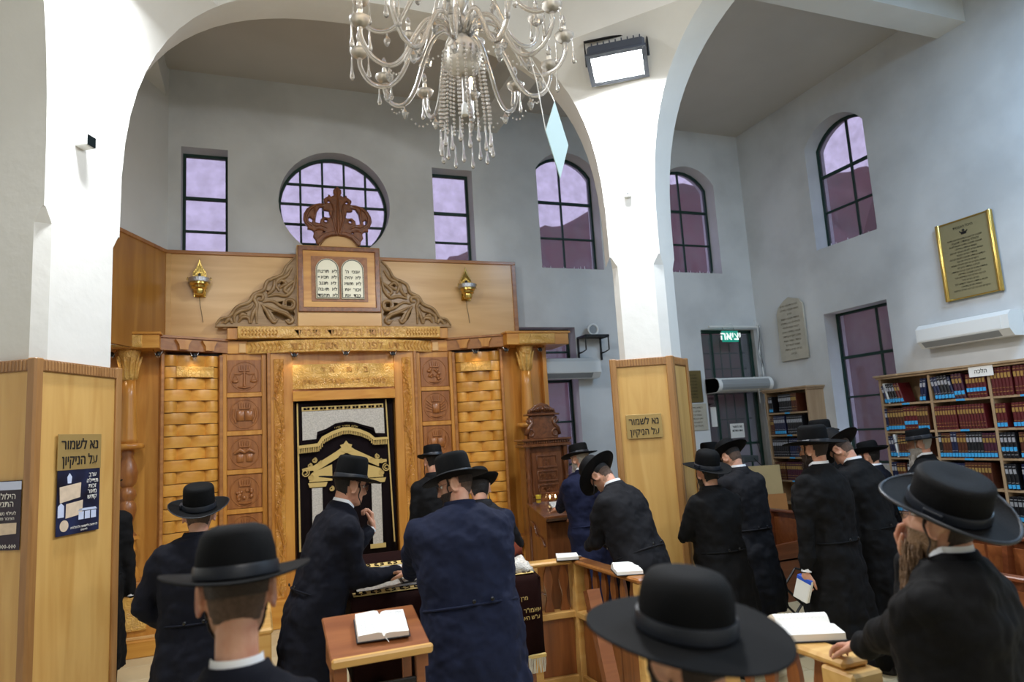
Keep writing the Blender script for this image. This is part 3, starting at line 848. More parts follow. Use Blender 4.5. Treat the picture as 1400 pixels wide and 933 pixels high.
# --- crown
def mirror(h): return h+[(-x, y) for x, y in reversed(h) if abs(x) > 1e-6]
S_ = .00113
def U(pts): return [(dx*S_, (795-y)*S_) for dx, y in pts]
half = [(0, 115), (18, 135), (42, 155), (45, 190), (32, 215), (70, 238), (80, 222), (97, 212), (102, 236), (122, 248), (152, 272), (148, 300), (132, 320), (200, 322), (270, 345), (330, 390), (362, 450), (368, 510), (345, 568), (322, 590), (326, 618), (280, 625), (258, 650), (268, 700), (240, 740), (238, 772), (214, 795), (196, 765), (150, 722), (80, 690), (0, 680)]
hol = [[(92, 440), (96, 402), (150, 396), (162, 384), (148, 358), (190, 366), (222, 420), (236, 500), (240, 540), (194, 548), (186, 505), (150, 472), (100, 480), (80, 470)],
       [(280, 545), (268, 508), (296, 486), (318, 500), (304, 535)],
       [(80, 290), (92, 284), (108, 290), (114, 300), (98, 314), (84, 304)], [(138, 640), (160, 634), (166, 650), (146, 658)]]
hol.append([(130+17*math.cos(t*PI/4), 516+17*math.sin(t*PI/4)) for t in range(8)])
HL = [U(h) for h in hol]+[[(-x, y) for x, y in reversed(U(h))] for h in hol]
crn = plate('crown', U(mirror(half)) if False else [(p[0], p[1]) for p in U(half)]+[(-x, y) for x, y in reversed(U(half)) if abs(x) > 1e-6], HL, .07, crown_m, ark, (cxo, .38, 4.40), bev=.012)
rb = MB()
def rib(pts, r, n=6):
    for sx in (-1, 1):
        rb.tube([(sx*dx*S_+cxo, .345, 4.40+(795-y)*S_) for dx, y in pts], r, n)
rib([(20, 660), (40, 560), (60, 480), (45, 400), (60, 330), (110, 260)], [.016, .014, .013, .012, .01, .003])
rb.tube([(cxo, .345, 4.40+(795-y)*S_) for y in (660, 500, 350, 150)], [.02, .02, .016, .006], 8)
rib([(150, 335), (230, 345), (300, 400), (335, 470), (320, 545), (270, 590)], [.008, .014, .016, .016, .014, .008])
rib([(255, 350), (240, 430), (250, 500), (245, 540)], [.010, .016, .012, .004])
rib([(130+27*math.cos(t*PI/5), 516+27*math.sin(t*PI/5)) for t in range(11)], .010)
rib([(120, 600), (180, 570), (240, 580), (280, 560)], [.012, .016, .014, .005])
rib([(150, 630), (210, 620), (250, 640)], [.012, .014, .006])
rib([(205, 775), (150, 705), (80, 672), (3, 662)], .009)
rib([(232, 735), (160, 665), (90, 640), (3, 630)], .007)
for i in range(-13, 14):
    a = i*.085
    rb.sphere((cxo+math.sin(a)*.245, .34, 4.40+.03+math.cos(a)*.25-.145), .0085, 7, 5)
rb.build('crown_relief', crown_m, ark, 60)
pieceA(MB().prism([(cxo+x, z) for x, z in [(-.24, 4.385), (.24, 4.385)]+[(.235*math.cos(math.radians(t)), 4.39+.15*math.sin(math.radians(t))) for t in range(0, 181, 12)]], .37, .44, 'y'), 'crown_cushion', ark_p)
# --- openwork scroll brackets on either side of the tablet case
T_ = .00134
ob = [(690, 60), (655, 92), (612, 150), (580, 190), (562, 240), (480, 265), (432, 310), (408, 370), (350, 398), (310, 440), (280, 500), (200, 528), (162, 590), (100, 628), (42, 650), (12, 722), (690, 718)]
hb = [[(528, 494), (568, 488), (562, 532), (532, 522)], [(604, 492), (642, 498), (638, 532), (600, 532)], [(398, 545), (432, 580), (462, 640), (476, 668), (440, 652), (410, 600)],
      [(470, 585), (540, 590), (600, 625), (618, 645), (570, 662), (505, 640)], [(430, 392), (468, 396), (440, 415)], [(60, 668), (100, 660), (92, 690), (62, 690)], [(545, 330), (572, 310), (566, 355)],
      [(240, 590), (270, 600), (256, 640), (232, 620)], [(590, 560), (650, 560), (668, 600), (660, 640)]]
sp = [[(20, 705), (60, 650), (130, 630), (170, 570), (210, 535), (290, 500), (330, 430), (410, 390), (440, 310), (560, 250), (600, 170), (670, 90)],
      [(350, 690), (345, 600), (350, 520), (330, 480), (350, 440), (400, 440), (395, 480), (365, 480)],
      [(300, 690), (320, 600), (350, 540)], [(390, 520), (430, 580), (470, 660), (500, 680), (520, 650)],
      [(400, 500), (480, 490), (560, 540), (640, 560), (670, 520), (650, 480), (600, 480), (590, 520)],
      [(420, 530), (500, 570), (600, 610), (650, 660), (620, 690), (590, 660)],
      [(440, 450), (520, 430), (600, 440), (660, 360), (680, 250)], [(540, 400), (510, 340), (540, 290), (600, 260), (650, 180)],
      [(540, 370), (570, 350), (600, 330), (560, 300), (530, 330)], [(170, 680), (170, 620), (220, 580), (290, 560), (320, 520)], [(200, 680), (230, 640), (280, 640), (290, 690)],
      [(210, 640), (230, 610), (265, 620)], [(440, 430), (490, 380), (500, 300)], [(620, 420), (580, 390), (620, 340), (670, 300)], [(90, 690), (130, 650), (150, 690)]]
for sx, xin in ((-1, -.535), (1, .465)):
    Q = lambda p: (xin+sx*(690-p[0])*T_, 3.39+(720-p[1])*T_)
    pl_ = plate('scroll_bracket', [Q(p) for p in ob], [[Q(p) for p in h] for h in hb], .05, carv_m, ark, (0, .42, 0), bev=.006)
    rb = MB()
    for pth in sp:
        P_ = [Vector((Q(p)[0], .385, Q(p)[1])) for p in pth]
        sm_ = []
        for i in range(len(P_)-1):
            p0, p1, p2, p3 = P_[max(i-1, 0)], P_[i], P_[i+1], P_[min(i+2, len(P_)-1)]
            for t in (0, .33, .66):
                sm_.append(.5*((2*p1)+(p2-p0)*t+(2*p0-5*p1+4*p2-p3)*t*t+(3*p1-p0-3*p2+p3)*t**3))
        sm_.append(P_[-1]); k = len(sm_)
        rb.tube(sm_, [.008+.016*math.sin(PI*min(1, (i+.5)/k))**.7 for i in range(k)], 7)
    rb.build('scroll_relief', carv_m, ark, 60)
    pieceA(MB().box((min(xin, xin+sx*.02), .38, 3.39), (max(xin, xin+sx*.02), .56, 4.2)), 'case_edge', carv_m)

# ---------------------------------------------------------------- curtain of the ark
cur_m = mat('black_velvet', lin(20, 13, 16), .9, spec=.12, bump=.2, bscale=60)
cur = thing('ark_curtain', 'black velvet ark curtain embroidered with a gold and silver gateway', 'curtain', (CX, 8.44, 0))
m = MB(); vs = []; nx = 60
for i in range(nx+1):
    x = -.575+1.15*i/nx; y = .012*math.sin(x*26)+.008*math.sin(x*61+1)
    vs += [(x, y, .32), (x, y*.4, 1.4), (x, y*.2, 2.50), ]
fs = [(3*i+k, 3*i+k+1, 3*i+4+k, 3*i+3+k) for i in range(nx) for k in range(2)]
o = m.add(vs, fs).build('cloth', cur_m, cur, True); md = o.modifiers.new('thick', 'SOLIDIFY'); md.thickness = .006
K_ = .0021
def C(x, y): return ((x-318)*K_, 2.48-(y-88)*K_)
def emb(name, pts, m_, y=-.02, holes=(), th=.008, par=None):
    return plate(name, [C(*p) for p in pts], [[C(*p) for p in h] for h in holes], th, m_, par or cur, (0, y, 0), bev=.0015)
emb('border_strip', [(52, 90), (60, 90), (64, 900), (54, 900)], gold_m); emb('border_strip', [(548, 84), (556, 84), (580, 900), (572, 900)], gold_m)
va = emb('valance', [(62, 92), (548, 88), (552, 300), (500, 298), (470, 262), (420, 240), (350, 218), (318, 215), (270, 222), (210, 255), (165, 272), (155, 312), (68, 322)], cur_m, -.03, th=.012)
emb('silver_brocade', [(80, 138), (536, 134), (538, 282), (486, 278), (476, 246), (430, 232), (360, 208), (318, 204), (260, 212), (208, 240), (160, 254), (154, 294), (80, 298)], silver_m, -.04)
emb('lettered_strip', [(78, 113), (534, 109), (535, 132), (79, 136)], gold_m, -.04, holes=[[(88+k*45, 117), (122+k*45, 116), (122+k*45, 130), (88+k*45, 131)] for k in range(10)])
for k in range(10): font(cur, random.choice('אבגדהומלקרש'), .036, (*C(105+k*45, 123)[:1], -.04, C(105, 123)[1]), gold_m, ex=.003, heb=False, res=1)
emb('scalloped_trim', [(58, 326), (160, 318), (185, 282), (240, 256), (300, 236), (340, 236), (400, 252), (450, 276), (480, 304), (560, 304), (560, 318), (474, 318), (442, 292), (396, 270), (340, 256), (300, 256), (245, 274), (198, 298), (168, 336), (58, 342)], gold_m, -.042)
fr2 = MB()
def trimy(x):
    P_ = [(58, 340), (165, 334), (198, 296), (245, 272), (300, 254), (340, 254), (396, 268), (442, 290), (474, 316), (560, 316)]
    for (a, b__) in zip(P_, P_[1:]):
        if a[0] <= x <= b__[0]: return a[1]+(b__[1]-a[1])*(x-a[0])/(b__[0]-a[0])
    return 330
k = 62
while k < 556:
    a = C(k, trimy(k)); ln_ = .062 if trimy(k) > 300 else .045
    fr2.tube([(a[0], -.045, a[1]), (a[0], -.046, a[1]-ln_*.3), (a[0], -.045, a[1]-ln_)], [.003, .006, .009], 5); k += 9.5
tag(fr2.build('tassel_fringe', gold_m, cur), kind='stuff')
for i, ch in enumerate('אלקא דמאיר ענני'):
    if ch != ' ':
        t = (i-7)/7; x = 318-t*62; font(cur, ch, .034, (C(x, 0)[0], -.045, C(0, 228+abs(t)**1.6*9)[1]), gold_m, ex=.002, heb=False, rot=(PI/2, -t*.22, 0), res=1)
emb('gate_pediment', [(75, 455), (140, 440), (270, 365), (318, 330), (366, 365), (480, 425), (545, 432), (546, 446), (500, 452), (500, 470), (318, 380), (140, 480), (135, 468), (78, 468)], gold_m, -.024)
emb('pediment_rosette', [(318, 312), (332, 330), (352, 336), (344, 354), (352, 372), (332, 374), (318, 384), (304, 374), (284, 372), (292, 354), (284, 336), (304, 330)], gold_m, -.03, holes=[[(318, 332), (330, 350), (318, 368), (306, 350)]])
for sx in (-1, 1):
    e = MB()
    def SP(cx, cz, r, turns=1.6, rr=.007):
        pts = []
        for i in range(22):
            t = i/21; a = sx*(t*turns*2*PI)+PI/2; q = r*(1-.75*t); c = C(cx, cz)
            pts.append((c[0]+math.cos(a)*q, -.026, c[1]+math.sin(a)*q))
        e.tube(pts, rr, 5)
    bx = 318+sx*225
    for (a, b__, r) in ((bx, 478, .05), (bx-sx*28, 505, .035), (318+sx*175, 412, .03), (318+sx*145, 430, .028), (318+sx*200, 440, .028), (318+sx*85, 575, .03)): SP(a, b__, r)
    e.build('gold_scrollwork', gold_m, cur)
    xs = [318+sx*q for q in (200, 128)]; xs.sort()
    emb('column_capital', [(xs[0]-12, 535), (xs[1]+22, 535), (xs[1]+12, 560), (xs[0]-4, 560)], gold_m, -.024)
    emb('frieze_block', [(318+sx*80, 530), (318+sx*205, 530), (318+sx*205, 500), (318+sx*190, 480), (318+sx*80, 440)], gold_m, -.022)
    emb('silver_column', [(xs[0]+8, 565), (xs[1]-8, 565), (xs[1]-8, 900), (xs[0]+8, 900)], silver_m, -.024)
    emb('column_base', [(xs[0]-8, 900), (xs[1]+8, 900), (xs[1]+8, 925), (xs[0]-8, 925)], gold_m, -.024)

# ---------------------------------------------------------------- brass wall lamps
def wall_lamp(x, z, lab):
    t = thing('wall_lamp', lab, 'lamp', (x, 8.52, z), group='brass wall lamps on the boards above the ark')
    MB().box((-.065, -.02, -.17), (.065, 0, -.08), .004).build('wall_plate', brass_m, t)
    MB().lathe([(.004, -.17), (.05, -.155), (.062, -.12), (.06, -.10), (.085, -.085), (.08, -.06), (.10, -.045), (.098, -.02)], 24, (0, -.10, 0)).build('bowl', brass_m, t, 35)
    MB().lathe([(.10, -.022), (.118, -.018), (.118, .03), (.10, .034)], 24, (0, -.10, 0)).build('engraved_band', mat('silver_band', lin(190, 192, 196), .3, .9, bump=1, bscale=60), t, 35)
    pl = [(-.075, .02), (.075, .02), (.07, .12), (.03, .18), (.008, .25), (0, .29), (-.008, .25), (-.03, .18), (-.07, .12)]
    plate('shade', pl, [], .012, brass_m, t, (0, -.04, 0), bev=.003)
    e = MB()
    for k in range(-4, 5):
        h = .06+.13*(1-abs(k)/5)
        e.tube([(k*.015, -.05, .03), (k*.015, -.05, .03+h)], .0055, 6)
    e.build('ribs', brass_m, t, True)
    MB().box((-.015, -.066, .05), (.015, -.05, .10), .004).build('lamp_holder', black_m, t)
    for sg in (-1, 1):
        MB().tube([(sg*.10, -.1, 0), (sg*.13, -.1, .02), (sg*.12, -.1, .045)], .006, 6).build('loop', brass_m, t, True)
    cb = MB().tube([(0, -.03, -.17), (.004, -.02, -.26), (.02, -.02, -.36), (.035, -.01, -.47)], .003, 5).build('cord', black_m, t)
    return t
wall_lamp(-.60, 3.93, 'brass wall lamp with pointed ribbed shade near the slanting side board')
wall_lamp(2.63, 3.93, 'brass wall lamp with pointed ribbed shade near the free end of the boards')

# ---------------------------------------------------------------- little spotlights under the cornice
sp_m = mat('spot_glow', (1, .9, .7), .3, emit=(1, .82, .55), estr=3)
spots = [(-2.42, .08, 'farthest out under the cornice beside the near pier'), (-1.98, .06, 'at the inner corner of the cornice block beside the slanting board'), (-1.64, .22, 'over the woven slats beside the scales roundel'), (-.58, .30, 'over the curtain corner beside the scales roundel'),
         (0, .20, 'over the middle of the curtain'), (.58, .30, 'over the curtain corner beside the fruit roundel'), (1.62, .22, 'over the woven slats beside the fruit roundel'), (1.98, .06, 'at the inner corner of the cornice block beside the walnut stand'), (2.46, .08, 'farthest out under the cornice beside the air conditioner')]
for x, y, wh in spots:
    t = thing('cornice_spotlight', 'small V-shaped steel spotlight '+wh, 'spotlight', (CX+x, 8.0+y, 3.085), group='spotlights hung under the ark cornice')
    for sg in (-1, 1):
        MB().tube([(sg*.05, 0, 0), (sg*.008, -.005, -.085)], .0045, 6).build('wire_arm', steel_m, t, True)
    MB().lathe([(.012, -.02), (.022, -.03), (.03, -.06), (.028, -.066)], 12, (0, .01, 0)).build('lamp_cup', black_m, t, 40)
    MB().lathe([(.001, -.064), (.02, -.0645)], 12, (0, .01, 0)).build('lamp_lens', sp_m, t)
    ld = bpy.data.lights.new('cornice_spot_light', 'SPOT'); ld.energy = 1.3; ld.color = (1, .80, .52); ld.spot_size = 2.4; ld.spot_blend = .8; ld.shadow_soft_size = .03
    lo = bpy.data.objects.new('cornice_spot_light', ld); COL.objects.link(lo); lo.location = (CX+x, 8.0+y-.02, 3.0)
    lo.rotation_euler = Vector((0, .22, -1)).to_track_quat('-Z', 'Y').to_euler()
# ================================================================ THINGS ON WALLS AND PIERS
def on_pier(A, B, u, z, out=.0):
    """matrix of a spot on a pier face: u metres from corner A towards B"""
    A = Vector(A); B = Vector(B); d = (B-A).normalized(); p = A+d*u; n = Vector((d.y, -d.x)); p = p+n*out
    return Matrix.Translation((p.x, p.y, z)) @ Matrix.Rotation(math.atan2(d.y, d.x), 4, 'Z')
FL_A, FL_B = (-1.27, 4.94), (-.91, 5.62)
FR_A, FR_B = (3.13, 5.655), (3.65, 5.40)
FLL_A, FLL_B = (-1.92, 5.32), (-1.27, 4.94)
def at(o, M_): o.matrix_world = M_; return o
kraft = mat('brass_film', lin(168, 142, 88), .4, .3)
for A, B, u, z, wh in ((FL_A, FL_B, .378, 2.015, 'above the blue poster on the near pier'), (FR_A, FR_B, .272, 1.965, 'on the pier beside the walnut stand')):
    t = at(thing('cleaning_sign', 'brown sign with two lines of Hebrew '+wh, 'sign'), on_pier(A, B, u, z, .004))
    w2, h2 = (.19, .115) if A is FL_A else (.163, .11)
    MB().box((-w2, -.003, -h2), (w2, .003, h2), .001).build('sign_board', kraft, t)
    font(t, 'נא לשמור', h2*.78, (0, -.005, h2*.40), ink_m, ex=.001, off=.0012, sx=.92 if A is FL_A else .82); font(t, 'על הניקיון', h2*.78, (0, -.005, -h2*.48), ink_m, ex=.001, off=.0012, sx=.84 if A is FL_A else .76)
# posters
pnavy = mat('poster_navy_print', lin(16, 15, 30), .35, var=.9, vscale=5, c2=(.018, .028, .085))
pdark = mat('poster_plum_print', lin(40, 26, 44), .35, var=.5, vscale=9)
cream = mat('poster_cream', lin(216, 196, 172), .5, var=.15, vscale=20)
pale = mat('poster_pale_print', lin(196, 206, 232), .5)
t = at(thing('poster', 'navy blue poster with two torn cream notes and white lettering on near pier', 'poster'), on_pier(FL_A, FL_B, .378, 1.695, .004))
MB().box((-.185, -.001, -.205), (.185, .001, .205)).build('sheet', pnavy, t)
plate('printed_note', [(-.16, .0), (.01, .025), (.015, .12), (-.165, .10)], [], .001, cream, t, (0, -.002, 0)); plate('printed_note', [(-.11, -.10), (.03, -.085), (.035, .005), (-.108, -.01)], [], .001, cream, t, (0, -.002, 0))
plate('printed_seal', arc(-.12, -.145, .036, 0, 345, 20), [], .001, cream, t, (0, -.002, 0))
for k, (s_, z_) in enumerate((('ערב', .165), ('תפילה', .125), ('זכות', .09), ('מאור', .055), ('קדוש', .02))): font(t, s_, .040, (.115, -.003, z_), paper_m, ex=.0005, res=1)
for k in range(3):
    b_ = MB(); b_.box((.0+k*.055, -.0025, -.12), (.045+k*.055, -.0015, -.07)); b_.build('printed_building', pale, t)
plate('printed_roof', [(-.01, -.065), (.165, -.065), (.15, -.05), (.01, -.05)], [], .001, pale, t, (0, -.002, 0))
plate('printed_figure', [(-.10, .12), (-.07, .12), (-.065, .16), (-.085, .185), (-.105, .16)], [], .001, pale, t, (0, -.002, 0)); plate('printed_figure', [(-.175, -.09), (-.125, -.09), (-.125, -.02), (-.15, .0), (-.175, -.02)], [], .001, pale, t, (0, -.002, 0))
font(t, 'לרפואה ולישועה ולהצלחה', .022, (.05, -.003, -.165), paper_m, ex=.0005, res=1); font(t, 'לפרטים', .018, (.05, -.003, -.187), paper_m, ex=.0005, res=1)
t = at(thing('poster', 'dark plum poster with white lettering on the shaded face of near pier', 'poster'), on_pier(FLL_A, FLL_B, .565, 1.655, .004))
MB().box((-.125, -.001, -.205), (.125, .001, .205)).build('sheet', pdark, t)
MB().box((-.125, -.002, .15), (.125, -.001, .2)).build('printed_border', pale, t)
for k, (s_, z_, q) in enumerate((('הילולת', .11, .05), ('התנא', .065, .05), ('לעילוי נשמת', .01, .03), ('הציבור מוזמן', -.02, .025), ('00-000-000', -.185, .036))): font(t, s_, q, (.02, -.003, z_), paper_m, ex=.0005, res=1, heb=k < 4)
plate('printed_note', [(-.08, -.12), (.10, -.11), (.1, -.045), (-.08, -.05)], [], .001, cream, t, (0, -.002, 0))

# floodlights
flood_em = mat('floodlight_glow', (1, 1, 1), .3, emit=(.95, .98, 1), estr=55)
hous = mat('grey_black_casing', lin(62, 68, 80), .5)
for i, ((l, tg), wh) in enumerate(zip(FL, ('high on the pier beside the exit bay', 'high on the near pier by the arch'))):
    t = thing('floodlight', 'square black LED floodlight shining down '+wh, 'floodlight', l)
    t.rotation_euler = (Vector(tg)-Vector(l)).to_track_quat('-Z', 'Y').to_euler()
    t.scale = (1.15, 1.15, 1.15)
    MB().box((-.23, -.16, .01), (.23, .16, .12), .02).build('housing', hous, t)
    fn = MB()
    for k in range(9): fn.box((-.2+k*.048, -.14, .12), (-.19+k*.048, .14, .15))
    fn.build('cooling_fins', hous, t)
    plate('bezel', rect(-.24, -.17, .24, .17), [rect(-.20, -.13, .20, .13)], .02, hous, t, (0, 0, .002), rot=(0, 0, 0))
    MB().box((-.2, -.13, -.004), (.2, .13, .0105)).build('glowing_glass', flood_em, t)
    MB().tube([(-.25, 0, .05), (-.25, .12, .2), (.25, .12, .2), (.25, 0, .05)], .012, 6).build('bracket', black_m, t)
# small sensor boxes
t = at(thing('sensor_box', 'small white box with dark mirrored front on the near pier', 'box'), on_pier((-1.27, 4.99), (-.95, 5.65), .29, 4.16, .0))
MB().box((-.045, -.09, -.045), (.045, 0, .045), .008).build('case', white_m, t)
MB().box((-.038, -.098, -.04), (.04, -.088, .036), .003).build('dark_front', mat('dark_mirror', lin(30, 40, 44), .1, .6), t)
MB().tube([(0, -.01, .045), (.004, -.006, .2), (0, -.006, .36)], .003, 5).build('cable', white_m, t)
t = at(thing('junction_box', 'small white junction box with cable on the pier beside the exit bay', 'box'), on_pier((3.22, 5.65), (3.65, 5.44), .22, 4.22, .0))
MB().box((-.035, -.05, -.04), (.035, 0, .04), .006).build('case', white_m, t)
MB().tube([(.0, -.01, .04), (-.02, -.006, .12), (.01, -.006, .26), (0, -.006, .4)], .003, 5).build('cable', white_m, t)
MB().box((-.015, -.056, -.012), (.015, -.05, .012), .002).build('switch', grey_m, t)

# split air conditioners
def aircon(lab, M_, W, H_, D):
    t = at(thing('air_conditioner', lab, 'air conditioner'), M_)
    pr = [(0, 0), (0, H_), (-D*.75, H_), (-D, H_*.82), (-D, H_*.28), (-D*.72, .0)]
    MB().prism(pr, -W/2, W/2, 'x').build('casing', white_m, t)
    MB().prism([(-D-.004, H_*.80), (-D-.004, H_*.32), (-D+.01, H_*.32), (-D+.01, H_*.80)], -W/2+.02, W/2-.08, 'x').build('front_panel', white_m, t)
    MB().prism([(-D*.98, H_*.24), (-D*.74, H_*.02), (-D*.70, H_*.05), (-D*.95, H_*.28)], -W/2+.05, W/2-.12, 'x').build('louvre', grey_m, t)
    e = MB()
    for k in range(7): e.box((-W/2+.06, -D*.7+k*.02, H_), (W/2-.1, -D*.7+k*.02+.006, H_+.004))
    e.build('top_grille', grey_m, t)
    return t
aircon('long white split air conditioner over the large bookcase', Matrix.Translation((XR, 5.2, 2.67)) @ Matrix.Rotation(-PI/2, 4, 'Z'), 1.06, .27, .23)
aircon('white split air conditioner across the window beside the ark', Matrix.Translation((4.07, YF, 2.68)), .88, .28, .25)
# air curtain over the door
t = thing('air_curtain', 'rounded white air curtain with grey grille across the glazed door', 'air curtain', (6.88, 8.50, 2.42))
e = MB()
cpf = [(.12, .2)]+[(-.08+.13*math.cos(math.radians(a)), .09+.11*math.sin(math.radians(a))) for a in (110, 140, 170, 200, 230, 250)]+[(.12, -.02)]
e.prism([(y, z) for y, z in cpf], -.5, .5, 'x'); e.build('casing', white_m, t, 40)
MB().prism([(-.08+.136*math.cos(math.radians(a)), .09+.116*math.sin(math.radians(a))) for a in (140, 160, 180, 200, 220)]+[(-.1, .08)], -.43, .43, 'x').build('grille', grey_m, t)
for sg in (-1, 1): MB().prism([(y*1.03, z*1.03-.003) for y, z in cpf], sg*.47-.03, sg*.47+.03, 'x').build('end_cap', white_m, t, 40)
MB().tube([(.2, -.15, .2), (.25, -.16, .0), (.30, -.1, -.2)], .004, 5).build('cable', white_m, t)
# exit sign
t = thing('exit_sign', 'green exit sign with white Hebrew word hung over the glazed door', 'sign', (6.83, 8.50, 3.26))
MB().box((-.15, -.012, -.085), (.15, .012, .085), .004).build('panel', mat('exit_green', lin(30, 140, 120), .35, emit=lin(30, 150, 128), estr=.6), t)
font(t, 'יציאה', .17, (0, -.016, -.0), mat('exit_white', (.9, .95, .92), .4, emit=(.9, 1, .95), estr=.8), ex=.002, off=.003)
for sg in (-1, 1): MB().tube([(sg*.1, 0, .08), (sg*.1, .03, .14)], .004, 5).build('hanger', steel_m, t)
MB().tube([(-.1, .01, .12), (-.05, .0, .19), (.05, .0, .2), (.12, .01, .12)], .004, 5).build('cable_loop', white_m, t)
t = thing('cable_bundle', 'loose white and black cables running down beside the glazed door', 'cable', (7.40, 8.55, 0))
rr = random.Random(5)
for k in range(5):
    x = .0+k*.012; pts = []
    for j in range(11): pts.append((x+rr.uniform(-.02, .02), rr.uniform(-.02, .0), 3.45-j*(.16+.03*k)))
    MB().tube(pts, .006, 5).build('cable', [white_m, black_m, white_m, black_m, grey_m][k], t)
MB().box((-.9, -.01, 3.405), (.06, .03, 3.435), .004).build('trunking', white_m, t)
for k in range(3): MB().tube([(-.1+k*.05, -.02, 3.43), (-.08+k*.04, -.06, 3.52-.03*k), (0, -.03, 3.42)], .005, 5).build('cable_loop', white_m, t)

# plaques
stone_m = mat('pale_stone', lin(190, 184, 168), .85, bump=.5, bscale=30, var=.15, vscale=5)
MR = lambda y, z, o=0: Matrix.Translation((XR-o, y, z)) @ Matrix.Rotation(-PI/2, 4, 'Z')
t = at(thing('brass_plaque', 'large engraved brass memorial plaque with rounded bright side, over air conditioner', 'plaque'), MR(5.12, 3.62))
MB().box((-.31, -.04, -.45), (.31, 0, .45), .012).build('plate', mat('engraved_brass', lin(156, 148, 112), .5, .4), t)
for sg in (-1, 1): MB().lathe([(.028, -.45), (.03, -.44), (.03, .44), (.028, .45)], 16, (sg*.30, -.03, 0)).build('rounded_edge', brass_m, t, 40)
for sg in (-1, 1): MB().box((-.3, -.05, sg*.44-.008), (.3, -.03, sg*.44+.008), .004).build('edge_strip', brass_m, t)
font(t, 'היכל הכנסת', .045, (0, -.042, .36), ink_m, ex=.0005, res=1)
e = MB(); e.box((-.03, -.043, .27), (.03, -.04, .30)); e.sphere((0, -.042, .315), .014, 8, 5); e.tube([(-.045, -.042, .31), (-.02, -.042, .28), (.02, -.042, .28), (.045, -.042, .31)], .006, 5); e.build('crest', ink_m, t)
wd = 'נתרם לזכות ולעילוי נשמת הורינו היקרים זכרונם לברכה בתפילה ובתודה לכל הציבור הקדוש תנצבה'.split()
for k in range(17):
    rr2 = random.Random(k); n_ = 5 if k % 2 == 0 else 3
    font(t, ' '.join(rr2.choice(wd) for _ in range(n_)), .028 if k != 1 else .036, (0, -.042, .225-k*.036), ink_m, ex=.0004, res=1)
t = at(thing('stone_tablet', 'pale arched stone tablet with carved Hebrew lines beside the tall window', 'plaque'), MR(7.87, 3.27, .02))
plate('slab', [(-.27, -.46), (.27, -.46), (.27, .34), (.2, .42), (.08, .455), (0, .48), (-.1, .44), (-.22, .36), (-.27, .26)], [], .03, stone_m, t, (0, -.015, 0), bev=.005)
for k in range(12):
    rr2 = random.Random(k+50); font(t, ' '.join(rr2.choice(wd) for _ in range(3 if k not in (2, 11) else 1)), .042, (0, -.031, .36-k*.066), mat('dark_carved_letters', lin(96, 88, 74), .8), ex=.0006, res=1)
t = thing('brass_plaque', 'small dull brass plaque between the pier and the glazed door', 'plaque', (6.08, YF, 2.52))
MB().box((-.25, -.02, -.24), (.25, 0, .24), .006).build('plate', mat('dull_brass', lin(128, 112, 70), .45, .6), t)
for k in range(8):
    rr2 = random.Random(k+80); font(t, ' '.join(rr2.choice(wd) for _ in range(3)), .036, (0, -.022, .17-k*.048), ink_m, ex=.0004, res=1)
t = thing('stone_tablet', 'cream stone tablet below the small brass plaque', 'plaque', (6.12, YF, 2.06))
MB().box((-.25, -.02, -.20), (.25, 0, .20), .006).build('slab', stone_m, t)
for k in range(6):
    rr2 = random.Random(k+95); font(t, ' '.join(rr2.choice(wd) for _ in range(3)), .036, (0, -.022, .14-k*.055), mat('brown_letters', lin(80, 66, 50), .8), ex=.0004, res=1)
# bracket with round lamp beside the pier
t = thing('metal_bracket', 'black angular metal bracket on the wall between window and pier', 'bracket', (4.5, YF, 2.95))
e = MB()
for x in (-.2, .16):
    e.box((x-.012, -.02, 0), (x+.012, 0, .33)); e.box((x-.012, -.26, .30), (x+.012, 0, .33)); e.tube([(x, -.25, .31), (x, -.25, .12), (x, -.12, .1)], .011, 4); e.tube([(x, -.01, .1), (x, -.12, .1)], .011, 4)
e.box((-.2, -.26, .31), (.17, -.0, .335)); e.build('frame', black_m, t)
t = thing('ring_lamp', 'round white ring lamp standing on the black bracket', 'lamp', (4.5, YF-.12, 3.288))
MB().tube([(.075*math.cos(a), 0, .085+.075*math.sin(a)) for a in [2*PI*i/24 for i in range(25)]], .016, 8, caps=False).build('ring', white_m, t, True)
MB().lathe([(.001, -.02), (.07, -.015), (.07, .015), (.001, .02)], 20, (0, .02, .085), M=Matrix.Rotation(PI/2, 4, 'X')).build('back_disc', grey_m, t, 40)
MB().box((-.03, -.03, 0), (.03, .03, .012), .003).build('foot', grey_m, t)

# ================================================================ CHANDELIER
cry = mat('cut_crystal', (.99, .96, .91), .09, trans=.84, ior=1.45, spec=.8)
cry2 = mat('etched_glass', (.95, .91, .82), .22, trans=.68, ior=1.4)
HC = (1.1, 3.4, 0)
ch = thing('chandelier', 'large crystal chandelier with candle bulbs hanging under the central dome', 'chandelier', HC)
MB().lathe([(.012, 4.32), (.03, 4.36), (.055, 4.42), (.03, 4.5), (.05, 4.56), (.075, 4.66), (.04, 4.74), (.03, 4.85), (.06, 4.92), (.03, 5.0), (.012, 5.05)], 20).build('stem', cry2, ch, True)
MB().tube([(0, 0, 5.05), (0, 0, ZC-.02)], .008, 8).build('hanging_rod', brass_m, ch)
MB().lathe([(.03, ZC-.05), (.07, ZC-.02), (.07, ZC)], 16).build('ceiling_rose', brass_m, ch, True)
MB().lathe([(.02, 3.965), (.06, 3.975), (.09, 4.0), (.108, 4.05), (.108, 4.10), (.085, 4.15), (.05, 4.18), (.04, 4.2), (.055, 4.26), (.035, 4.32)], 24).build('bowl', cry2, ch, True)
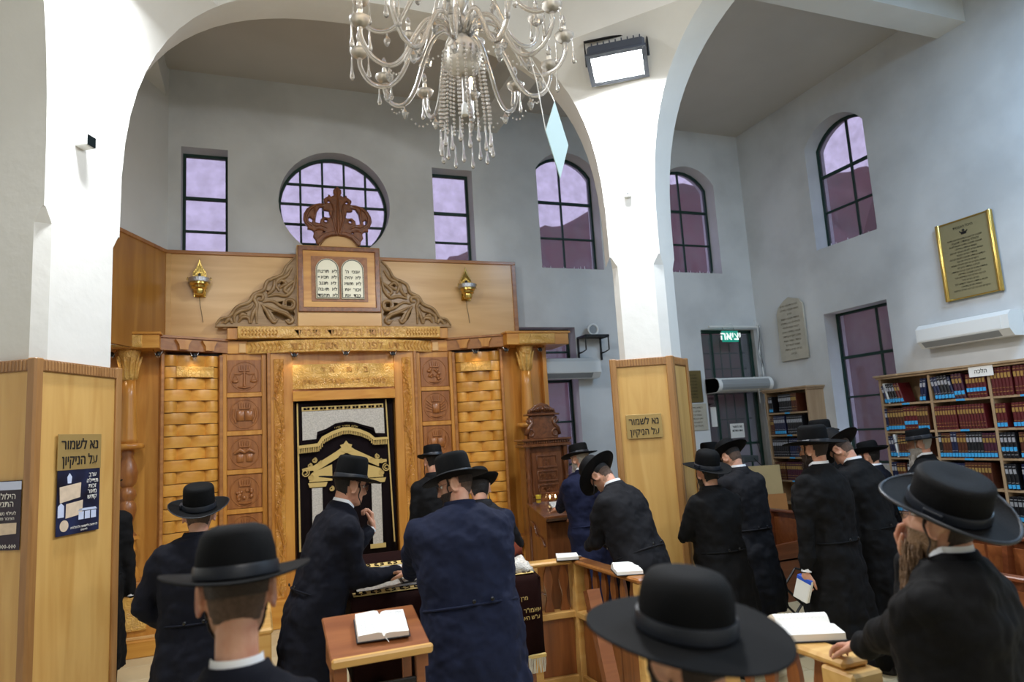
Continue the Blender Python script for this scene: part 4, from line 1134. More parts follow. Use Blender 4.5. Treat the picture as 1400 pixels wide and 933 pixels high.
MB().tube([(0, 0, 3.99), (0, 0, 3.78)], .009, 8).build('lower_rod', cry, ch); MB().lathe([(.010, 3.80), (.018, 3.78), (.02, 3.73), (.016, 3.725), (.001, 3.73)], 12).build('rod_cap', white_m, ch, True)
for k in range(6):
    a = 2*PI*k/6
    MB().tube([(.02*math.cos(a), .02*math.sin(a), 4.16), (.10*math.cos(a), .10*math.sin(a), 4.3), (.07*math.cos(a), .07*math.sin(a), 4.5), (.12*math.cos(a), .12*math.sin(a), 4.62)], [.012, .014, .01, .004], 6).build('glass_leaf', cry, ch, True)
def cat_(P_, n=6):
    P_ = [Vector(p) for p in P_]; out = []
    for i in range(len(P_)-1):
        p0, p1, p2, p3 = P_[max(i-1, 0)], P_[i], P_[i+1], P_[min(i+2, len(P_)-1)]
        for j in range(n):
            t = j/n; out.append(.5*((2*p1)+(p2-p0)*t+(2*p0-5*p1+4*p2-p3)*t*t+(3*p1-p0-3*p2+p3)*t**3))
    return out+[P_[-1]]
def arm_meshes(prof, tag_):
    pts = cat_([(r, 0, z) for r, z in prof], 5)
    return MB().tube(pts, .0135, 8).mesh('arm', cry, True)
low = [(.04, 4.20), (.11, 4.27), (.20, 4.25), (.28, 4.13), (.35, 3.99), (.43, 3.93), (.52, 3.96), (.575, 4.05), (.58, 4.12)]
upp = [(.03, 4.52), (.10, 4.62), (.19, 4.60), (.28, 4.46), (.36, 4.33), (.45, 4.29), (.54, 4.33), (.58, 4.42), (.58, 4.48)]
a_lo, a_up = arm_meshes(low, 0), arm_meshes(upp, 1)
pan_me = MB().lathe([(.006, -.025), (.03, -.02), (.05, .0), (.057, .018), (.052, .02), (.04, .01), (.012, .005)], 16).mesh('drip_pan', cry2, True)
cnd_me = MB().lathe([(.014, 0), (.016, .01), (.014, .02), (.014, .065), (.012, .07)], 10).mesh('candle', mat('candle_sleeve', (.9, .86, .76), .35, trans=.2), True)
blb = [(.006, 0), (.011, .01), (.017, .03), (.015, .05), (.007, .068), (.001, .078)]
bl_off = MB().lathe(blb, 10).mesh('bulb', mat('clear_bulb', (.98, .95, .9), .05, trans=.85), True)
bl_on = MB().lathe(blb, 10).mesh('bulb', mat('lit_bulb', (1, .85, .6), .3, emit=(1, .72, .38), estr=26), True)
drop_me = MB().lathe([(.001, 0), (.0035, -.01), (.004, -.05), (.006, -.09), (.012, -.115), (.013, -.13), (.008, -.142), (.001, -.146)], 10).mesh('long_drop', cry, True)
pen = MB(); pen.lathe([(.001, .0), (.008, -.012), (.004, -.016), (.022, -.045), (.012, -.075), (.001, -.085)], 6); pen_me = pen.mesh('pendant', cry, False)
def put(me, name, loc, rz=0):
    o = bpy.data.objects.new(name, me); COL.objects.link(o); o.parent = ch; o.location = loc; o.rotation_euler = (0, 0, rz); return o
lit = {(0, 8), (0, 7), (0, 2), (1, 5), (1, 1)}
for tier, (me, prof, n, off) in enumerate(((a_lo, low, 12, .13), (a_up, upp, 8, .3))):
    for k in range(n):
        a = off+2*PI*k/n; ca, sa = math.cos(a), math.sin(a)
        put(me, 'arm', (0, 0, 0), a)
        r, z = prof[-1]
        put(pan_me, 'drip_pan', (ca*r, sa*r, z+.02)); put(cnd_me, 'candle', (ca*r, sa*r, z+.02))
        on = (tier, k) in lit
        put(bl_on if on else bl_off, 'bulb', (ca*r, sa*r, z+.088))
        put(drop_me, 'long_drop', (ca*(r+.045), sa*(r+.045), z+.01)); put(drop_me, 'long_drop', (ca*(r-.05), sa*(r-.05), z+.01))
        put(pen_me, 'pendant', (ca*.43, sa*.43, prof[5][1]-.01), a); put(pen_me, 'pendant', (ca*.24, sa*.24, prof[3][1]+.05), a)
        if on:
            ld = bpy.data.lights.new('candle_bulb_light', 'POINT'); ld.energy = 2.2; ld.color = (1, .7, .42); ld.shadow_soft_size = .02
            lo = bpy.data.objects.new('candle_bulb_light', ld); COL.objects.link(lo); lo.location = (HC[0]+ca*r, HC[1]+sa*r, z+.19)
# bead curtain hanging from the bowl
bd = MB()
for k in range(18):
    a = 2*PI*k/18; r0, r1 = .108, .14
    n_ = 19
    for j in range(n_):
        t = j/n_; r = r0+(r1-r0)*min(1, t*1.3); z = 4.09-.44*t
        bd.sphere((r*math.cos(a), r*math.sin(a), z), .0088, 6, 4)
tag(bd.build('bead_strings', cry, ch, True), kind='stuff')
for k in range(18):
    a = 2*PI*k/18; put(drop_me, 'long_drop', (.142*math.cos(a), .142*math.sin(a), 3.655-.02*(k % 2)*2))
bd = MB()
for k in range(12):      # swags between the arms
    a0, a1 = .13+2*PI*k/12, .13+2*PI*(k+1)/12
    for j in range(9):
        t = j/8; a = a0+(a1-a0)*t
        bd.sphere((.43*math.cos(a), .43*math.sin(a), 3.92-.09*math.sin(PI*t)), .006, 6, 4)
tag(bd.build('bead_swags', cry, ch, True), kind='stuff')
# card hanging from it
t = thing('hanging_card', 'pale blue square card hanging by strings below the chandelier', 'card', (1.47, 3.02, 3.66))
o = plate('card', [(0, 0), (.115, -.20), (.0, -.42), (-.115, -.20)], [], .004, mat('pale_blue_card', lin(196, 222, 226), .6), t, (0, 0, 0), rot=(PI/2, 0, .62))
MB().tube([(0, 0, 0), (-.05, .02, .14), (-.109, .039, .27)], .0022, 4).build('string', white_m, t); MB().tube([(-.09, -.06, -.2), (-.10, -.01, .1), (-.109, .039, .27)], .0022, 4).build('string', white_m, t)
# ================================================================ FURNITURE
def open_book(lab, loc, rz=0, tilt=(0, 0), w=.13, d=.19, th=.026, group=None, curl=0, parentless=True):
    t = thing('open_book', lab, 'book', loc, rz, group); t.rotation_euler = (tilt[0], tilt[1], rz)
    for sg in (-1, 1):
        hl = th*(1.0 if sg < 0 else .8+curl*.4)
        top = [(0, .004+.012), (sg*w*.08, .004+hl*.95), (sg*w*.25, .004+hl*1.08), (sg*w*.6, .004+hl), (sg*w, .004+hl*.9)]
        if curl and sg > 0: top = [(0, .016), (w*.1, .03), (w*.25, .055), (w*.45, .060), (w*.75, .045), (w*1.0, .028)]
        pr = top+[(sg*(w+.002), .005), (0, .005)]
        MB().prism(pr, -d/2, d/2, 'y').build('page_block', page_m, t)
        MB().box((min(0, sg*(w+.008)), -d/2-.005, 0), (max(0, sg*(w+.008)), d/2+.005, .005), .001).build('cover', mat('dark_book_cover', lin(34, 32, 36), .5), t)
        pr2 = MB()
        for k in range(13):
            y = d/2-.02-k*(d-.04)/12
            for c0_, c1_ in ((.2, .54), (.6, .92)):
                x0_, x1_ = sg*w*c0_, sg*w*c1_
                def hz(x):
                    u = abs(x)
                    tt = [(abs(p[0]), p[1]) for p in top]
                    for (a, b__) in zip(tt, tt[1:]):
                        if a[0] <= u <= b__[0]: return a[1]+(b__[1]-a[1])*(u-a[0])/(b__[0]-a[0])+.0006
                    return tt[-1][1]+.0006
                vs = []; xs = [x0_+(x1_-x0_)*i/3 for i in range(4)]
                for x in xs: vs += [(x, y-.0018, hz(x)), (x, y+.0018, hz(x))]
                pr2.add(vs, [(2*i, 2*i+2, 2*i+3, 2*i+1) for i in range(3)])
        tag(pr2.build('printed_lines', mat('faded_print', lin(176, 176, 178), .8), t, fix=False), kind='stuff')
    MB().tube([(0, d/2, .016), (.005, -d/2, .016), (.02, -d/2-.03, .004)], .0015, 4).build('ribbon', page_m, t)
    return t

# ---- bimah: reading table under a velvet cloth
vel = mat('maroon_velvet', lin(30, 12, 10), .9, spec=.08, bump=.25, bscale=25, var=.4, vscale=3)
veld = mat('dark_maroon_velvet', lin(34, 14, 16), .9, spec=.1, bump=.2, bscale=25)
bx0, bx1, by0, by1, zf, zb = .53, 1.76, 4.36, 5.02, 1.02, 1.14
t = thing('reading_table', 'wooden reading table standing inside the balustrade under velvet', 'table', ((bx0+bx1)/2, (by0+by1)/2, 0))
hx, hy = (bx1-bx0)/2, (by1-by0)/2
for sx in (-1, 1):
    for sy in (-1, 1): MB().box((sx*(hx-.08)-.035, sy*(hy-.08)-.035, 0), (sx*(hx-.08)+.035, sy*(hy-.08)+.035, .98), .006).build('leg', pew_m, t)
MB().prism([(-hy+.03, zf-.05), (hy-.03, zb-.05), (hy-.03, zb-.012), (-hy+.03, zf-.012)], -hx+.03, hx-.03, 'x').build('tabletop', pew_m, t)
for i in range(5): MB().box((-hx+.1+i*(2*hx-.2)/5+.01, -hy+.09, .1), (-hx+.1+(i+1)*(2*hx-.2)/5-.01, -hy+.11, .8), .004).build('front_panel', pine_m if i % 2 else slat_m, t)
MB().box((-hx+.08, -hy+.06, .02), (hx-.08, -hy+.1, .1), .004).build('plinth_rail', pine_m, t)
t = thing('table_cloth', 'maroon velvet cloth with gold lettering and white fringe over reading table', 'tablecloth', ((bx0+bx1)/2, (by0+by1)/2, 0))
m = MB()
n_ = 40; rs = []
for i in range(n_+1):
    x = -hx+2*hx*i/n_; w_ = .010*math.sin(x*22)+.006*math.sin(x*51)
    rs.append([(x, -hy-.01+w_*1.2-.015, .52), (x, -hy-.01+w_, .75), (x, -hy, zf-.03), (x, -hy+.03, zf), (x, 0, (zf+zb)/2), (x, hy-.12, zb), (x, hy-.06, zb+.05), (x, hy, zb+.045), (x, hy+.01, .6)])
vs = [v for r in rs for v in r]; k = 9
fs = [(i*k+j, i*k+j+1, (i+1)*k+j+1, (i+1)*k+j) for i in range(n_) for j in range(k-1)]
for sx, i in ((-1, 0), (1, n_)):
    pass
o = m.add(vs, fs).build('velvet', vel, t, True); md = o.modifiers.new('thick', 'SOLIDIFY'); md.thickness = .008
for sx in (-1, 1):
    MB().prism([(-hy, .55), (hy, .6), (hy, zb+.03), (hy-.1, zb), (-hy, zf-.01)], sx*hx-.004, sx*hx+.004, 'x').build('side_drop', vel, t)
sl = math.atan2(zb-zf, 2*hy-.12)
def on_top(u, v): return (u, -hy+.03+v*math.cos(sl), zf+.007+v*math.sin(sl))
for v0, hh, mm in ((.02, .055, gold_m), (.44, .06, gold_m)):
    tb_ = MB(); tb_.box((-hx+.02, 0, 0), (hx-.02, hh, .003)); tb_.xf(Matrix.Translation(on_top(0, v0)) @ Matrix.Rotation(sl, 4, 'X')).build('gold_band', mm, t)
    e = MB()
    for i in range(13):
        x = -hx+.07+i*(2*hx-.14)/12
        for sg in (-1, 1): e.tube([(x+sg*.005, .01, .006), (x+sg*.03, .02, .006), (x+sg*.028, .042, .006), (x+sg*.01, .04, .006)], .004, 4)
    tag(e.xf(Matrix.Translation(on_top(0, v0)) @ Matrix.Rotation(sl, 4, 'X')).build('scroll_embroidery', vel, t), kind='stuff')
MB().box((-hx+.05, .085, 0), (hx-.05, .43, .003)).xf(Matrix.Translation(on_top(0, 0)) @ Matrix.Rotation(sl, 4, 'X')).build('centre_field', silver_m, t)
for s_, x, z, q in (('מרן הג\'', .46, .895, .035), ('אאמו"ר הרה"ג', .48, .815, .04), ('ע"ש האה"ק', .50, .77, .036), ('לזכות', -.02, .9, .034), ('רבי מאיר', .0, .70, .04), ('בעל הנס', .02, .62, .04), ('זכותו יגן', 0, .84, .036)):
    font(t, s_, q, (x, -hy-.034, z), gold_m, ex=.001, res=1)
fr2 = MB()
k = -hx
while k < hx:
    w_ = .010*math.sin(k*22)+.006*math.sin(k*51)
    fr2.tube([(k, -hy-.03+w_, .525), (k+random.uniform(-.004, .004), -hy-.03+w_, .475), (k+random.uniform(-.01, .01), -hy-.03+w_, .425)], [.005, .004, .005], 4); k += .012
tag(fr2.build('fringe', mat('cream_fringe', lin(206, 200, 184), .9), t), kind='stuff')
tag(MB().box((-hx, -hy-.04, .515), (hx, -hy-.02, .54), .004).build('fringe_heading', gold_m, t))
# folded cloth and white cloth on the table's far corner
brn = mat('chestnut_cloth', lin(92, 40, 24), .85, spec=.15, bump=.4, bscale=12)
def folded(lab, loc, rz, size, m_, h=.05, seed=1, name='folded_cloth'):
    r_ = random.Random(seed); nx = 14; vs = []; fs = []
    for i in range(nx+1):
        for j in range(nx+1):
            u, v = i/nx, j/nx
            e_ = min(u, 1-u, v, 1-v)*8
            z = h*min(1, e_)**.6*(1+.25*math.sin(u*9+v*4+seed)+.15*math.sin(v*17-u*5))
            vs.append(((u-.5)*size[0], (v-.5)*size[1], max(z, 0)))
    for i in range(nx):
        for j in range(nx): a = i*(nx+1)+j; fs.append((a, a+1, a+nx+2, a+nx+1))
    o = MB().add(vs, fs).build(name, m_, None, True); md = o.modifiers.new('thick', 'SOLIDIFY'); md.thickness = .004; md.offset = 1
    o.location = loc; o.rotation_euler = (sl, 0, rz); tag(o, lab, 'cloth'); return o
folded('crumpled white embroidered cloth at the corner of the reading table', (1.64, 4.52, 1.055), .1, (.22, .2), silver_m, .05, 3)
folded('chestnut brown velvet cover bunched on the reading table edge', (1.66, 4.84, 1.11), .5, (.26, .24), brn, .06, 5)
open_book('open white book lying between the two talking men', (1.02, 4.62, 1.085), .1, (sl, 0), .15, .22, .012)

# ---- small lectern in front
t = thing('lectern', 'small wooden lectern with slanted top and pale front ledge', 'lectern', (.52, 3.40, 0), .02)
a_ = .30
Mx = Matrix.Translation((0, 0, 1.075)) @ Matrix.Rotation(a_, 4, 'X')
MB().box((-.225, -.19, -.02), (.225, .19, 0), .006).xf(Mx).build('slanted_top', pod_m, t)
MB().box((-.225, -.215, -.022), (.225, -.188, .022), .008).xf(Mx).build('front_ledge', pine_m, t)
for sx in (-1, 1):
    MB().box((sx*.175-.02, -.16, 0), (sx*.175+.02, -.12, 1.02), .004).build('leg', pod_m, t)
    MB().box((sx*.175-.02, .12, 0), (sx*.175+.02, .16, 1.10), .004).build('leg', pod_m, t)
    MB().prism([(-.16, .93), (.16, .93), (.16, 1.10), (-.16, 1.01)], sx*.2-.01, sx*.2+.01, 'x').build('side_board', pod_m, t)
    MB().box((sx*.175-.02, -.2, 0), (sx*.175+.02, .2, .04), .006).build('foot', pod_m, t)
MB().box((-.16, -.15, .86), (.16, -.13, .89), .003).build('crossbar', black_m, t)
MB().box((-.17, -.14, .66), (.17, .14, .68), .003).build('shelf', pod_m, t); MB().box((-.17, .12, .3), (.17, .14, .36), .003).build('crossbar', pod_m, t)
open_book('thick open prayer book on the small slanted lectern', (.55, 3.40, 1.084), -.06, (a_, 0), .115, .19, .034, curl=0)

# ---- balustrade of the reading platform, in three runs
def wavy_slat(par, M_, h, w=.075, th=.022):
    prof = []
    n_ = 12
    for i in range(n_+1):
        t_ = i/n_; prof.append((w*.5*(.72+.28*math.cos(t_*2*PI*1.5)), t_*h))
    poly = prof+[(-x, z) for x, z in reversed(prof)]
    return MB().prism(poly, -th/2, th/2, 'y').xf(M_).build('wavy_slat', slat_m, par)
def baluster_run(t, p0, p1, ztop=.95, zlow=.56, post0=True, post1=True, pitch=.13, solid=True):
    p0 = Vector(p0); p1 = Vector(p1); d = p1-p0; L_ = d.length; an = math.atan2(d.y, d.x)
    Mx = Matrix.Translation((p0.x, p0.y, 0)) @ Matrix.Rotation(an, 4, 'Z')
    MB().box((-.05, -.065, ztop-.035), (L_+.05, .065, ztop), .012).xf(Mx).build('top_rail', pine_m if not solid else top_m, t)
    MB().box((0, -.06, zlow-.05), (L_, .06, zlow), .006).xf(Mx).build('bottom_rail', pine_m, t)
    k = pitch*.9
    while k < L_-.08:
        wavy_slat(t, Mx @ Matrix.Translation((k, 0, zlow)), ztop-.035-zlow); k += pitch
    for f_, u in ((post0, 0), (post1, L_)):
        if f_: MB().box((u-.04, -.055, 0), (u+.04, .055, ztop-.035), .006).xf(Mx).build('pine_post', pine_m, t)
    n_ = max(1, round(L_/.3))
    for i in range(n_): MB().box((.04+i*(L_-.08)/n_, -.02, .08), (.04+(i+1)*(L_-.08)/n_-.008, .02, zlow-.05), .004).xf(Mx).build('lower_board', slat_m, t)
    MB().box((0, -.05, 0), (L_, .05, .08), .006).xf(Mx).build('plinth', pine_m, t)
top_m = wood('rail_top_wood', lin(178, 118, 60), lin(150, 92, 42), 'x', .35, .9, .4)
t = thing('balustrade', 'wooden balustrade run with wavy slats at the far corner of the platform', 'balustrade', (2.44, 4.2, 0))
baluster_run(t, (0, 0), (-.04, .90)); baluster_run(t, (-.04, .95), (-.42, .98), solid=False, post0=False)
MB().box((-.10, .86, 0), (.03, .98, .93), .006).build('corner_post', pine_m, t)
t = thing('balustrade', 'wooden balustrade run with wavy slats beside the bearded man', 'balustrade', (2.10, 2.14, 0))
baluster_run(t, (0, 0), (0, .76), ztop=1.045, zlow=.62, solid=False, pitch=.15)
MB().box((-.075, -.10, 0), (.075, .06, 1.01), .01).build('end_post', pine_m, t)
t = thing('balustrade', 'yellow railed balustrade run behind the man with shaved nape', 'balustrade', (.02, 4.35, 0))
baluster_run(t, (0, 0), (0, .8), solid=False)
open_book('open prayer book resting on the rail corner beside the bowed man', (2.33, 5.16, .952), 1.2, (0, 0), .11, .17, .024)
open_book('open prayer book with curling pages on the long slatted rail', (2.44, 4.40, .952), 1.25, (0, 0), .12, .18, .026, curl=1)
open_book('large open prayer book on the rail beside the bearded man', (2.19, 2.44, 1.047), 1.15, (0, 0), .145, .225, .03, curl=1)
# slanting plank at the gate of the platform
t = thing('sloping_plank', 'long reddish plank leaning against the platform corner', 'plank', (2.03, 4.08, 0))
MB().prism([(-.30, 0), (-.24, 0), (.10, .92), (.04, .94)], -.045, .045, 'x').build('plank', pod_m, t)
MB().prism([(-.22, .06), (-.20, .04), (.0, .5), (-.02, .52)], .045, .055, 'x').build('edge_batten', slat_m, t)

# ---- chazan's walnut stand
t = thing('cantor_stand', 'ornate dark walnut prayer stand with carved crest and sloping desk', 'stand', (3.23, 7.62, 0))
MB().box((-.27, -.06, 0), (.27, .12, 1.80), .006).build('back_panel', amud_m, t)
MB().box((-.20, -.075, 1.22), (.20, -.055, 1.74), .01).build('carved_panel', amud_m, t)
for z0, z1 in ((1.25, 1.36), (1.39, 1.52), (1.55, 1.70)):
    f_ = plate('carved_frame', rect(-.13, z0, .13, z1), [rect(-.115, z0+.015, .115, z1-.015)], .012, amud_m, t, (0, -.08, 0), bev=.002)
font(t, 'שויתי', .10, (0, -.078, 1.455), amud_m, ex=.004); font(t, 'ה\'', .10, (0, -.078, 1.62), amud_m, ex=.004); font(t, 'לנגדי', .08, (0, -.078, 1.305), amud_m, ex=.004)
for sx in (-1, 1):
    MB().lathe([(.02, 1.12), (.03, 1.14), (.022, 1.18), (.034, 1.24), (.024, 1.34), (.02, 1.38), (.034, 1.42), (.02, 1.46), (.024, 1.52), (.036, 1.6), (.022, 1.68), (.03, 1.74), (.03, 1.80)], 12, (sx*.245, -.085, 0)).build('turned_colonnette', amud_m, t, 40)
MB().box((-.31, -.13, 1.80), (.31, .14, 1.835), .006).build('cornice', amud_m, t); MB().box((-.29, -.11, 1.835), (.29, .13, 1.87), .006).build('cornice', amud_m, t); MB().box((-.32, -.14, 1.87), (.32, .15, 1.895), .006).build('cornice', amud_m, t)
e = MB()
for i in range(20): e.box((-.285+i*.03, -.122, 1.84), (-.27+i*.03, -.108, 1.865))
tag(e.build('dentils', amud_m, t), kind='stuff')
ol = [(-.19, 1.895), (.19, 1.895), (.205, 1.95), (.17, 2.02), (.12, 2.08), (.15, 2.13), (.17, 2.17), (-.17, 2.17), (-.15, 2.13), (-.12, 2.08), (-.17, 2.02), (-.205, 1.95)]
plate('waisted_board', ol, [], .05, amud_m, t, (0, 0, 0), bev=.008)
for sx in (-1, 1):
    e = MB()
    for cz, r0, dr_ in ((1.96, .055, 1), (2.12, .04, -1)):
        pts = []
        for i in range(20): a = i/19*2.2*PI; q = r0*(1-.6*i/19); pts.append((sx*(.16+math.cos(a)*q), -.02, cz+math.sin(a)*q*dr_))
        e.tube(pts, [.02*(1-.4*i/19) for i in range(20)], 8)
    e.tube([(sx*.215, -.01, 1.94), (sx*.19, -.03, 2.02), (sx*.14, -.03, 2.08), (sx*.18, -.01, 2.15)], [.03, .026, .02, .024], 8)
    e.build('scroll', amud_m, t, True)
MB().box((-.215, -.06, 2.17), (.215, .06, 2.195), .006).build('crest_base', amud_m, t)
cr_ = [(-.18, 2.195), (.18, 2.195), (.17, 2.24), (.12, 2.265), (.08, 2.30), (0, 2.325), (-.08, 2.30), (-.12, 2.265), (-.17, 2.24)]
plate('crest', cr_, [], .05, amud_m, t, (0, 0, 0), bev=.008)
e = MB()
for sx in (-1, 1):
    for k in range(6): e.tube([(sx*(.02+k*.025), -.035, 2.21), (sx*(.035+k*.022), -.045, 2.24+.01*(5-k)/2), (sx*(.02+k*.02), -.035, 2.285-.012*k)], [.008, .012, .005], 6)
e.sphere((0, -.035, 2.25), .025, 10, 6); e.build('crest_carving', amud_m, t, True)
# desk part
MB().prism([(-.62, 1.00), (-.06, 1.13), (-.06, 1.16), (-.64, 1.03)], -.29, .29, 'x').build('desk_top', amud_m, t)
MB().prism([(-.56, 0), (-.06, 0), (-.06, 1.12), (-.56, 1.01)], -.265, -.245, 'x').build('side_panel', amud_m, t); MB().prism([(-.56, 0), (-.06, 0), (-.06, 1.12), (-.56, 1.01)], .245, .265, 'x').build('side_panel', amud_m, t)
MB().box((-.25, -.56, .05), (.25, -.54, .98), .004).build('front_panel', amud_m, t)
e = MB(); e.tube(cat_([(-.268, -.50, .72), (-.272, -.42, .80), (-.272, -.30, .82), (-.272, -.22, .93), (-.268, -.12, .95)]), .014, 7); e.tube([(-.268, -.52, .2), (-.268, -.1, .2), (-.268, -.1, .9)], .01, 6); e.build('side_moulding', amud_m, t, True)
MB().box((-.30, -.66, 1.03), (.30, -.635, 1.06), .005).build('book_ledge', amud_m, t)
open_book('open prayer book on the sloping desk of the walnut stand', (3.26, 7.28, 1.125), -.2, (.22, 0), .12, .18, .02)
t = thing('paper_cup', 'small yellow paper cup on the walnut stand', 'cup', (3.05, 7.44, 1.165))
MB().lathe([(.024, 0), (.026, .002), (.034, .085), (.036, .088), (.033, .088), (.024, .006), (.001, .005)], 16, closed=False).build('cup_wall', mat('yellow_paper', lin(232, 206, 72), .6), t, 40)
MB().lathe([(.030, .03), (.0315, .045)], 16, closed=False).build('printed_band', mat('brown_print', lin(110, 80, 40), .6), t)
for i, x in enumerate((3.22, 3.29)):
    t = thing('candle_light', 'tiny lit candle lamp on the walnut stand, %s' % ('nearer the yellow cup' if i == 0 else 'farther from the yellow cup'), 'candle', (x, 7.50, 1.17))
    MB().lathe([(.012, 0), (.014, .01), (.01, .03)], 10).build('holder', brass_m, t, True)
    MB().lathe([(.003, .03), (.008, .042), (.005, .055), (.001, .066)], 8).build('flame', mat('flame', (1, .7, .3), .5, emit=(1, .72, .35), estr=18), t, True)

# ---- pews at the side wall
def pew(lab, x, y0, y1, z=.90, face=-1):
    t = thing('pew', lab, 'pew', (x, (y0+y1)/2, 0)); h = (y1-y0)/2
    MB().box((-.02, -h, .12), (.02, h, z-.02), .004).build('back_board', pew_m, t)
    MB().prism([(-.03, z-.03), (.30, z-.09), (.30, z-.065), (-.03, z)], 0, 1, 'y').xf(Matrix.Translation((0, -h, 0)) @ Matrix.Diagonal((1, 2*h, 1, 1))).build('book_ledge', pew_m, t)
    MB().box((.0, -h, .60), (.28, h, .62), .003).build('book_shelf', pew_m, t)
    MB().box((-.50, -h, .42), (-.04, h, .45), .006).build('seat', pew_m, t)
    MB().box((-.06, -h, z-.02), (.02, h, z+.012), .008).build('top_rail', pew_m, t)
    for y in (-h, 0, h):
        yy = max(-h, min(h-.04, y-.02))
        MB().prism([(-.52, 0), (.28, 0), (.28, z-.08), (.0, z-.02), (-.08, z-.02), (-.12, .62), (-.5, .6)], yy, yy+.04, 'y').build('end_panel', pew_m, t)
    n_ = max(2, round(2*h/.45))
    for i in range(n_): MB().box((-.026, -h+.05+i*(2*h-.1)/n_, .5), (-.018, -h+.03+(i+1)*(2*h-.1)/n_, z-.08), .003).build('inset_panel', pod_m, t)
    return t
pew('long reddish pew standing in front of the large bookcase', 5.45, 3.1, 4.4, .95)
pew('short reddish pew near the glazed door', 5.75, 6.15, 7.25)
pew('reddish pew just behind the bearded man', 4.55, 2.35, 3.35, .86)
folded('dark red velvet bag lying on the long pew ledge', (5.54, 3.78, .93), .3, (.22, .3), veld, .05, 8, 'velvet_bag').rotation_euler = (0, .18, .3)
b_ = thing('closed_book', 'white book lying on the short pew near the door', 'book', (5.87, 6.32, .885)); b_.rotation_euler = (0, .18, .2)
MB().box((-.07, -.1, .002), (.07, .1, .028)).build('pages', page_m, b_); MB().box((-.075, -.104, 0), (.075, .104, .004), .001).build('cover', white_m, b_); MB().box((-.075, -.104, .026), (.075, .104, .030), .001).build('cover', white_m, b_)
t = thing('folding_frame', 'black metal folding frame with two crossbars on the tiled floor', 'frame', (4.75, 5.45, 0))
for sy in (-1, 1):
    MB().tube([(-.25, sy*.16, 0), (.25, sy*.16, .48)], .012, 6).build('leg', black_m, t); MB().tube([(.25, sy*.16, 0), (-.25, sy*.16, .48)], .012, 6).build('leg', black_m, t)
for x, z in ((-.25, .48), (.25, .48), (-.2, .05), (.2, .05)): MB().tube([(x, -.16, z), (x, .16, z)], .012, 6).build('crossbar', black_m, t)
for i, (x, y, z, w_, h_, c, lb) in enumerate(((6.75, 7.9, 0, .45, 1.32, lin(190, 168, 122), 'tall pale cardboard sheet leaning in the corner by the door'), (6.6, 7.62, 0, .36, .95, lin(176, 122, 70), 'lower brown wooden board leaning in front of the cardboard'))):
    t = thing('leaning_board', lb, 'board', (x, y, z), -.35)
    MB().box((-w_/2, -.012, 0), (w_/2, .012, h_), .003).xf(Matrix.Rotation(-.10, 4, 'X')).build('sheet', mat('board%d' % i, c, .8, var=.12, vscale=4), t)
    MB().box((-w_/2, -.016, h_*.45), (w_/2, -.012, h_*.45+.04)).xf(Matrix.Rotation(-.10, 4, 'X')).build('tape_strip', mat('tape', lin(200, 180, 140), .4), t)
t = thing('router_box', 'small dark grey box on top of the cardboard by the door', 'box', (6.78, 8.35, 1.36)); MB().box((-.14, -.1, 0), (.14, .28, .09), .01).build('case', mat('dark_grey_case', lin(70, 76, 78), .5), t); MB().tube([(.05, -.1, .05), (.2, -.12, -.1), (.3, .1, .3)], .006, 5).build('cable', black_m, t)

# ================================================================ BOOKCASES AND BOOKS
bcols = {'maroon': lin(92, 26, 30), 'brown': lin(84, 44, 30), 'navy': lin(28, 34, 66), 'black': lin(26, 26, 30), 'white': lin(226, 228, 226), 'green': lin(34, 58, 44), 'plum': lin(70, 30, 48)}
bmats = {k: mat('book_cover_'+k, v, .35, var=.25, vscale=30) for k, v in bcols.items()}
gilt = mat('gilt_spine_print', lin(200, 168, 100), .35, .6); silv = mat('silver_spine_print', lin(196, 198, 204), .4, .5); blue_m = mat('blue_sticker', lin(64, 168, 226), .5)
BP = {}
def book_proto(col, h, th, band):
    key = (col, round(h, 3), round(th, 3), band)
    if key in BP: return BP[key]
    D = .19
    mb = MB()
    sp_ = [(-D/2, -th/2), (-D/2-.006, -th/4), (-D/2-.008, 0), (-D/2-.006, th/4), (-D/2, th/2), (D/2, th/2), (D/2, th/2-.003), (-D/2+.004, th/2-.003), (-D/2+.004, -th/2+.003), (D/2, -th/2+.003), (D/2, -th/2)]
    mb.prism(sp_, 0, h, 'z'); cov = mb.mesh('cover', bmats[col], fix=True)
    pg = MB().box((-D/2+.006, -th/2+.003, .005), (D/2-.006, th/2-.003, h-.005)).mesh('pages', page_m)
    dec = MB()
    for z0, z1 in ((.12, .14), (.26, .275), (.62, .80), (.88, .90)) if band else ((.6, .62), (.66, .76)):
        dec.box((-D/2-.0095, -th*.36, h*z0), (-D/2-.004, th*.36, h*z1))
    dm = dec.mesh('spine_print', gilt if col in ('maroon', 'brown', 'green', 'plum') else silv)
    st = MB().box((-D/2-.0105, -th*.42, .012), (-D/2-.004, th*.42, .052)).mesh('sticker', blue_m)
    BP[key] = (cov, pg, dm, st); return BP[key]
def put_book(x, y, z, col, h, th, lean, lab, grp, band=1, sticker=True, sz=0):
    cov, pg, dm, st = book_proto(col, h, th, band)
    t = thing('book', lab, 'book', (x, y, z), 0, grp); t.rotation_euler = (lean, 0, 0)
    for me, nm in ((cov, 'cover'), (pg, 'pages'), (dm, 'spine_print')):
        o = bpy.data.objects.new(nm, me); COL.objects.link(o); o.parent = t
        if nm == 'spine_print': o['kind'] = 'stuff'
    if sticker:
        o = bpy.data.objects.new('sticker', st); COL.objects.link(o); o.parent = t; o.location = (0, 0, sz)
ORD = 'first second third fourth fifth sixth seventh eighth ninth tenth eleventh twelfth thirteenth fourteenth fifteenth sixteenth seventeenth eighteenth'.split()
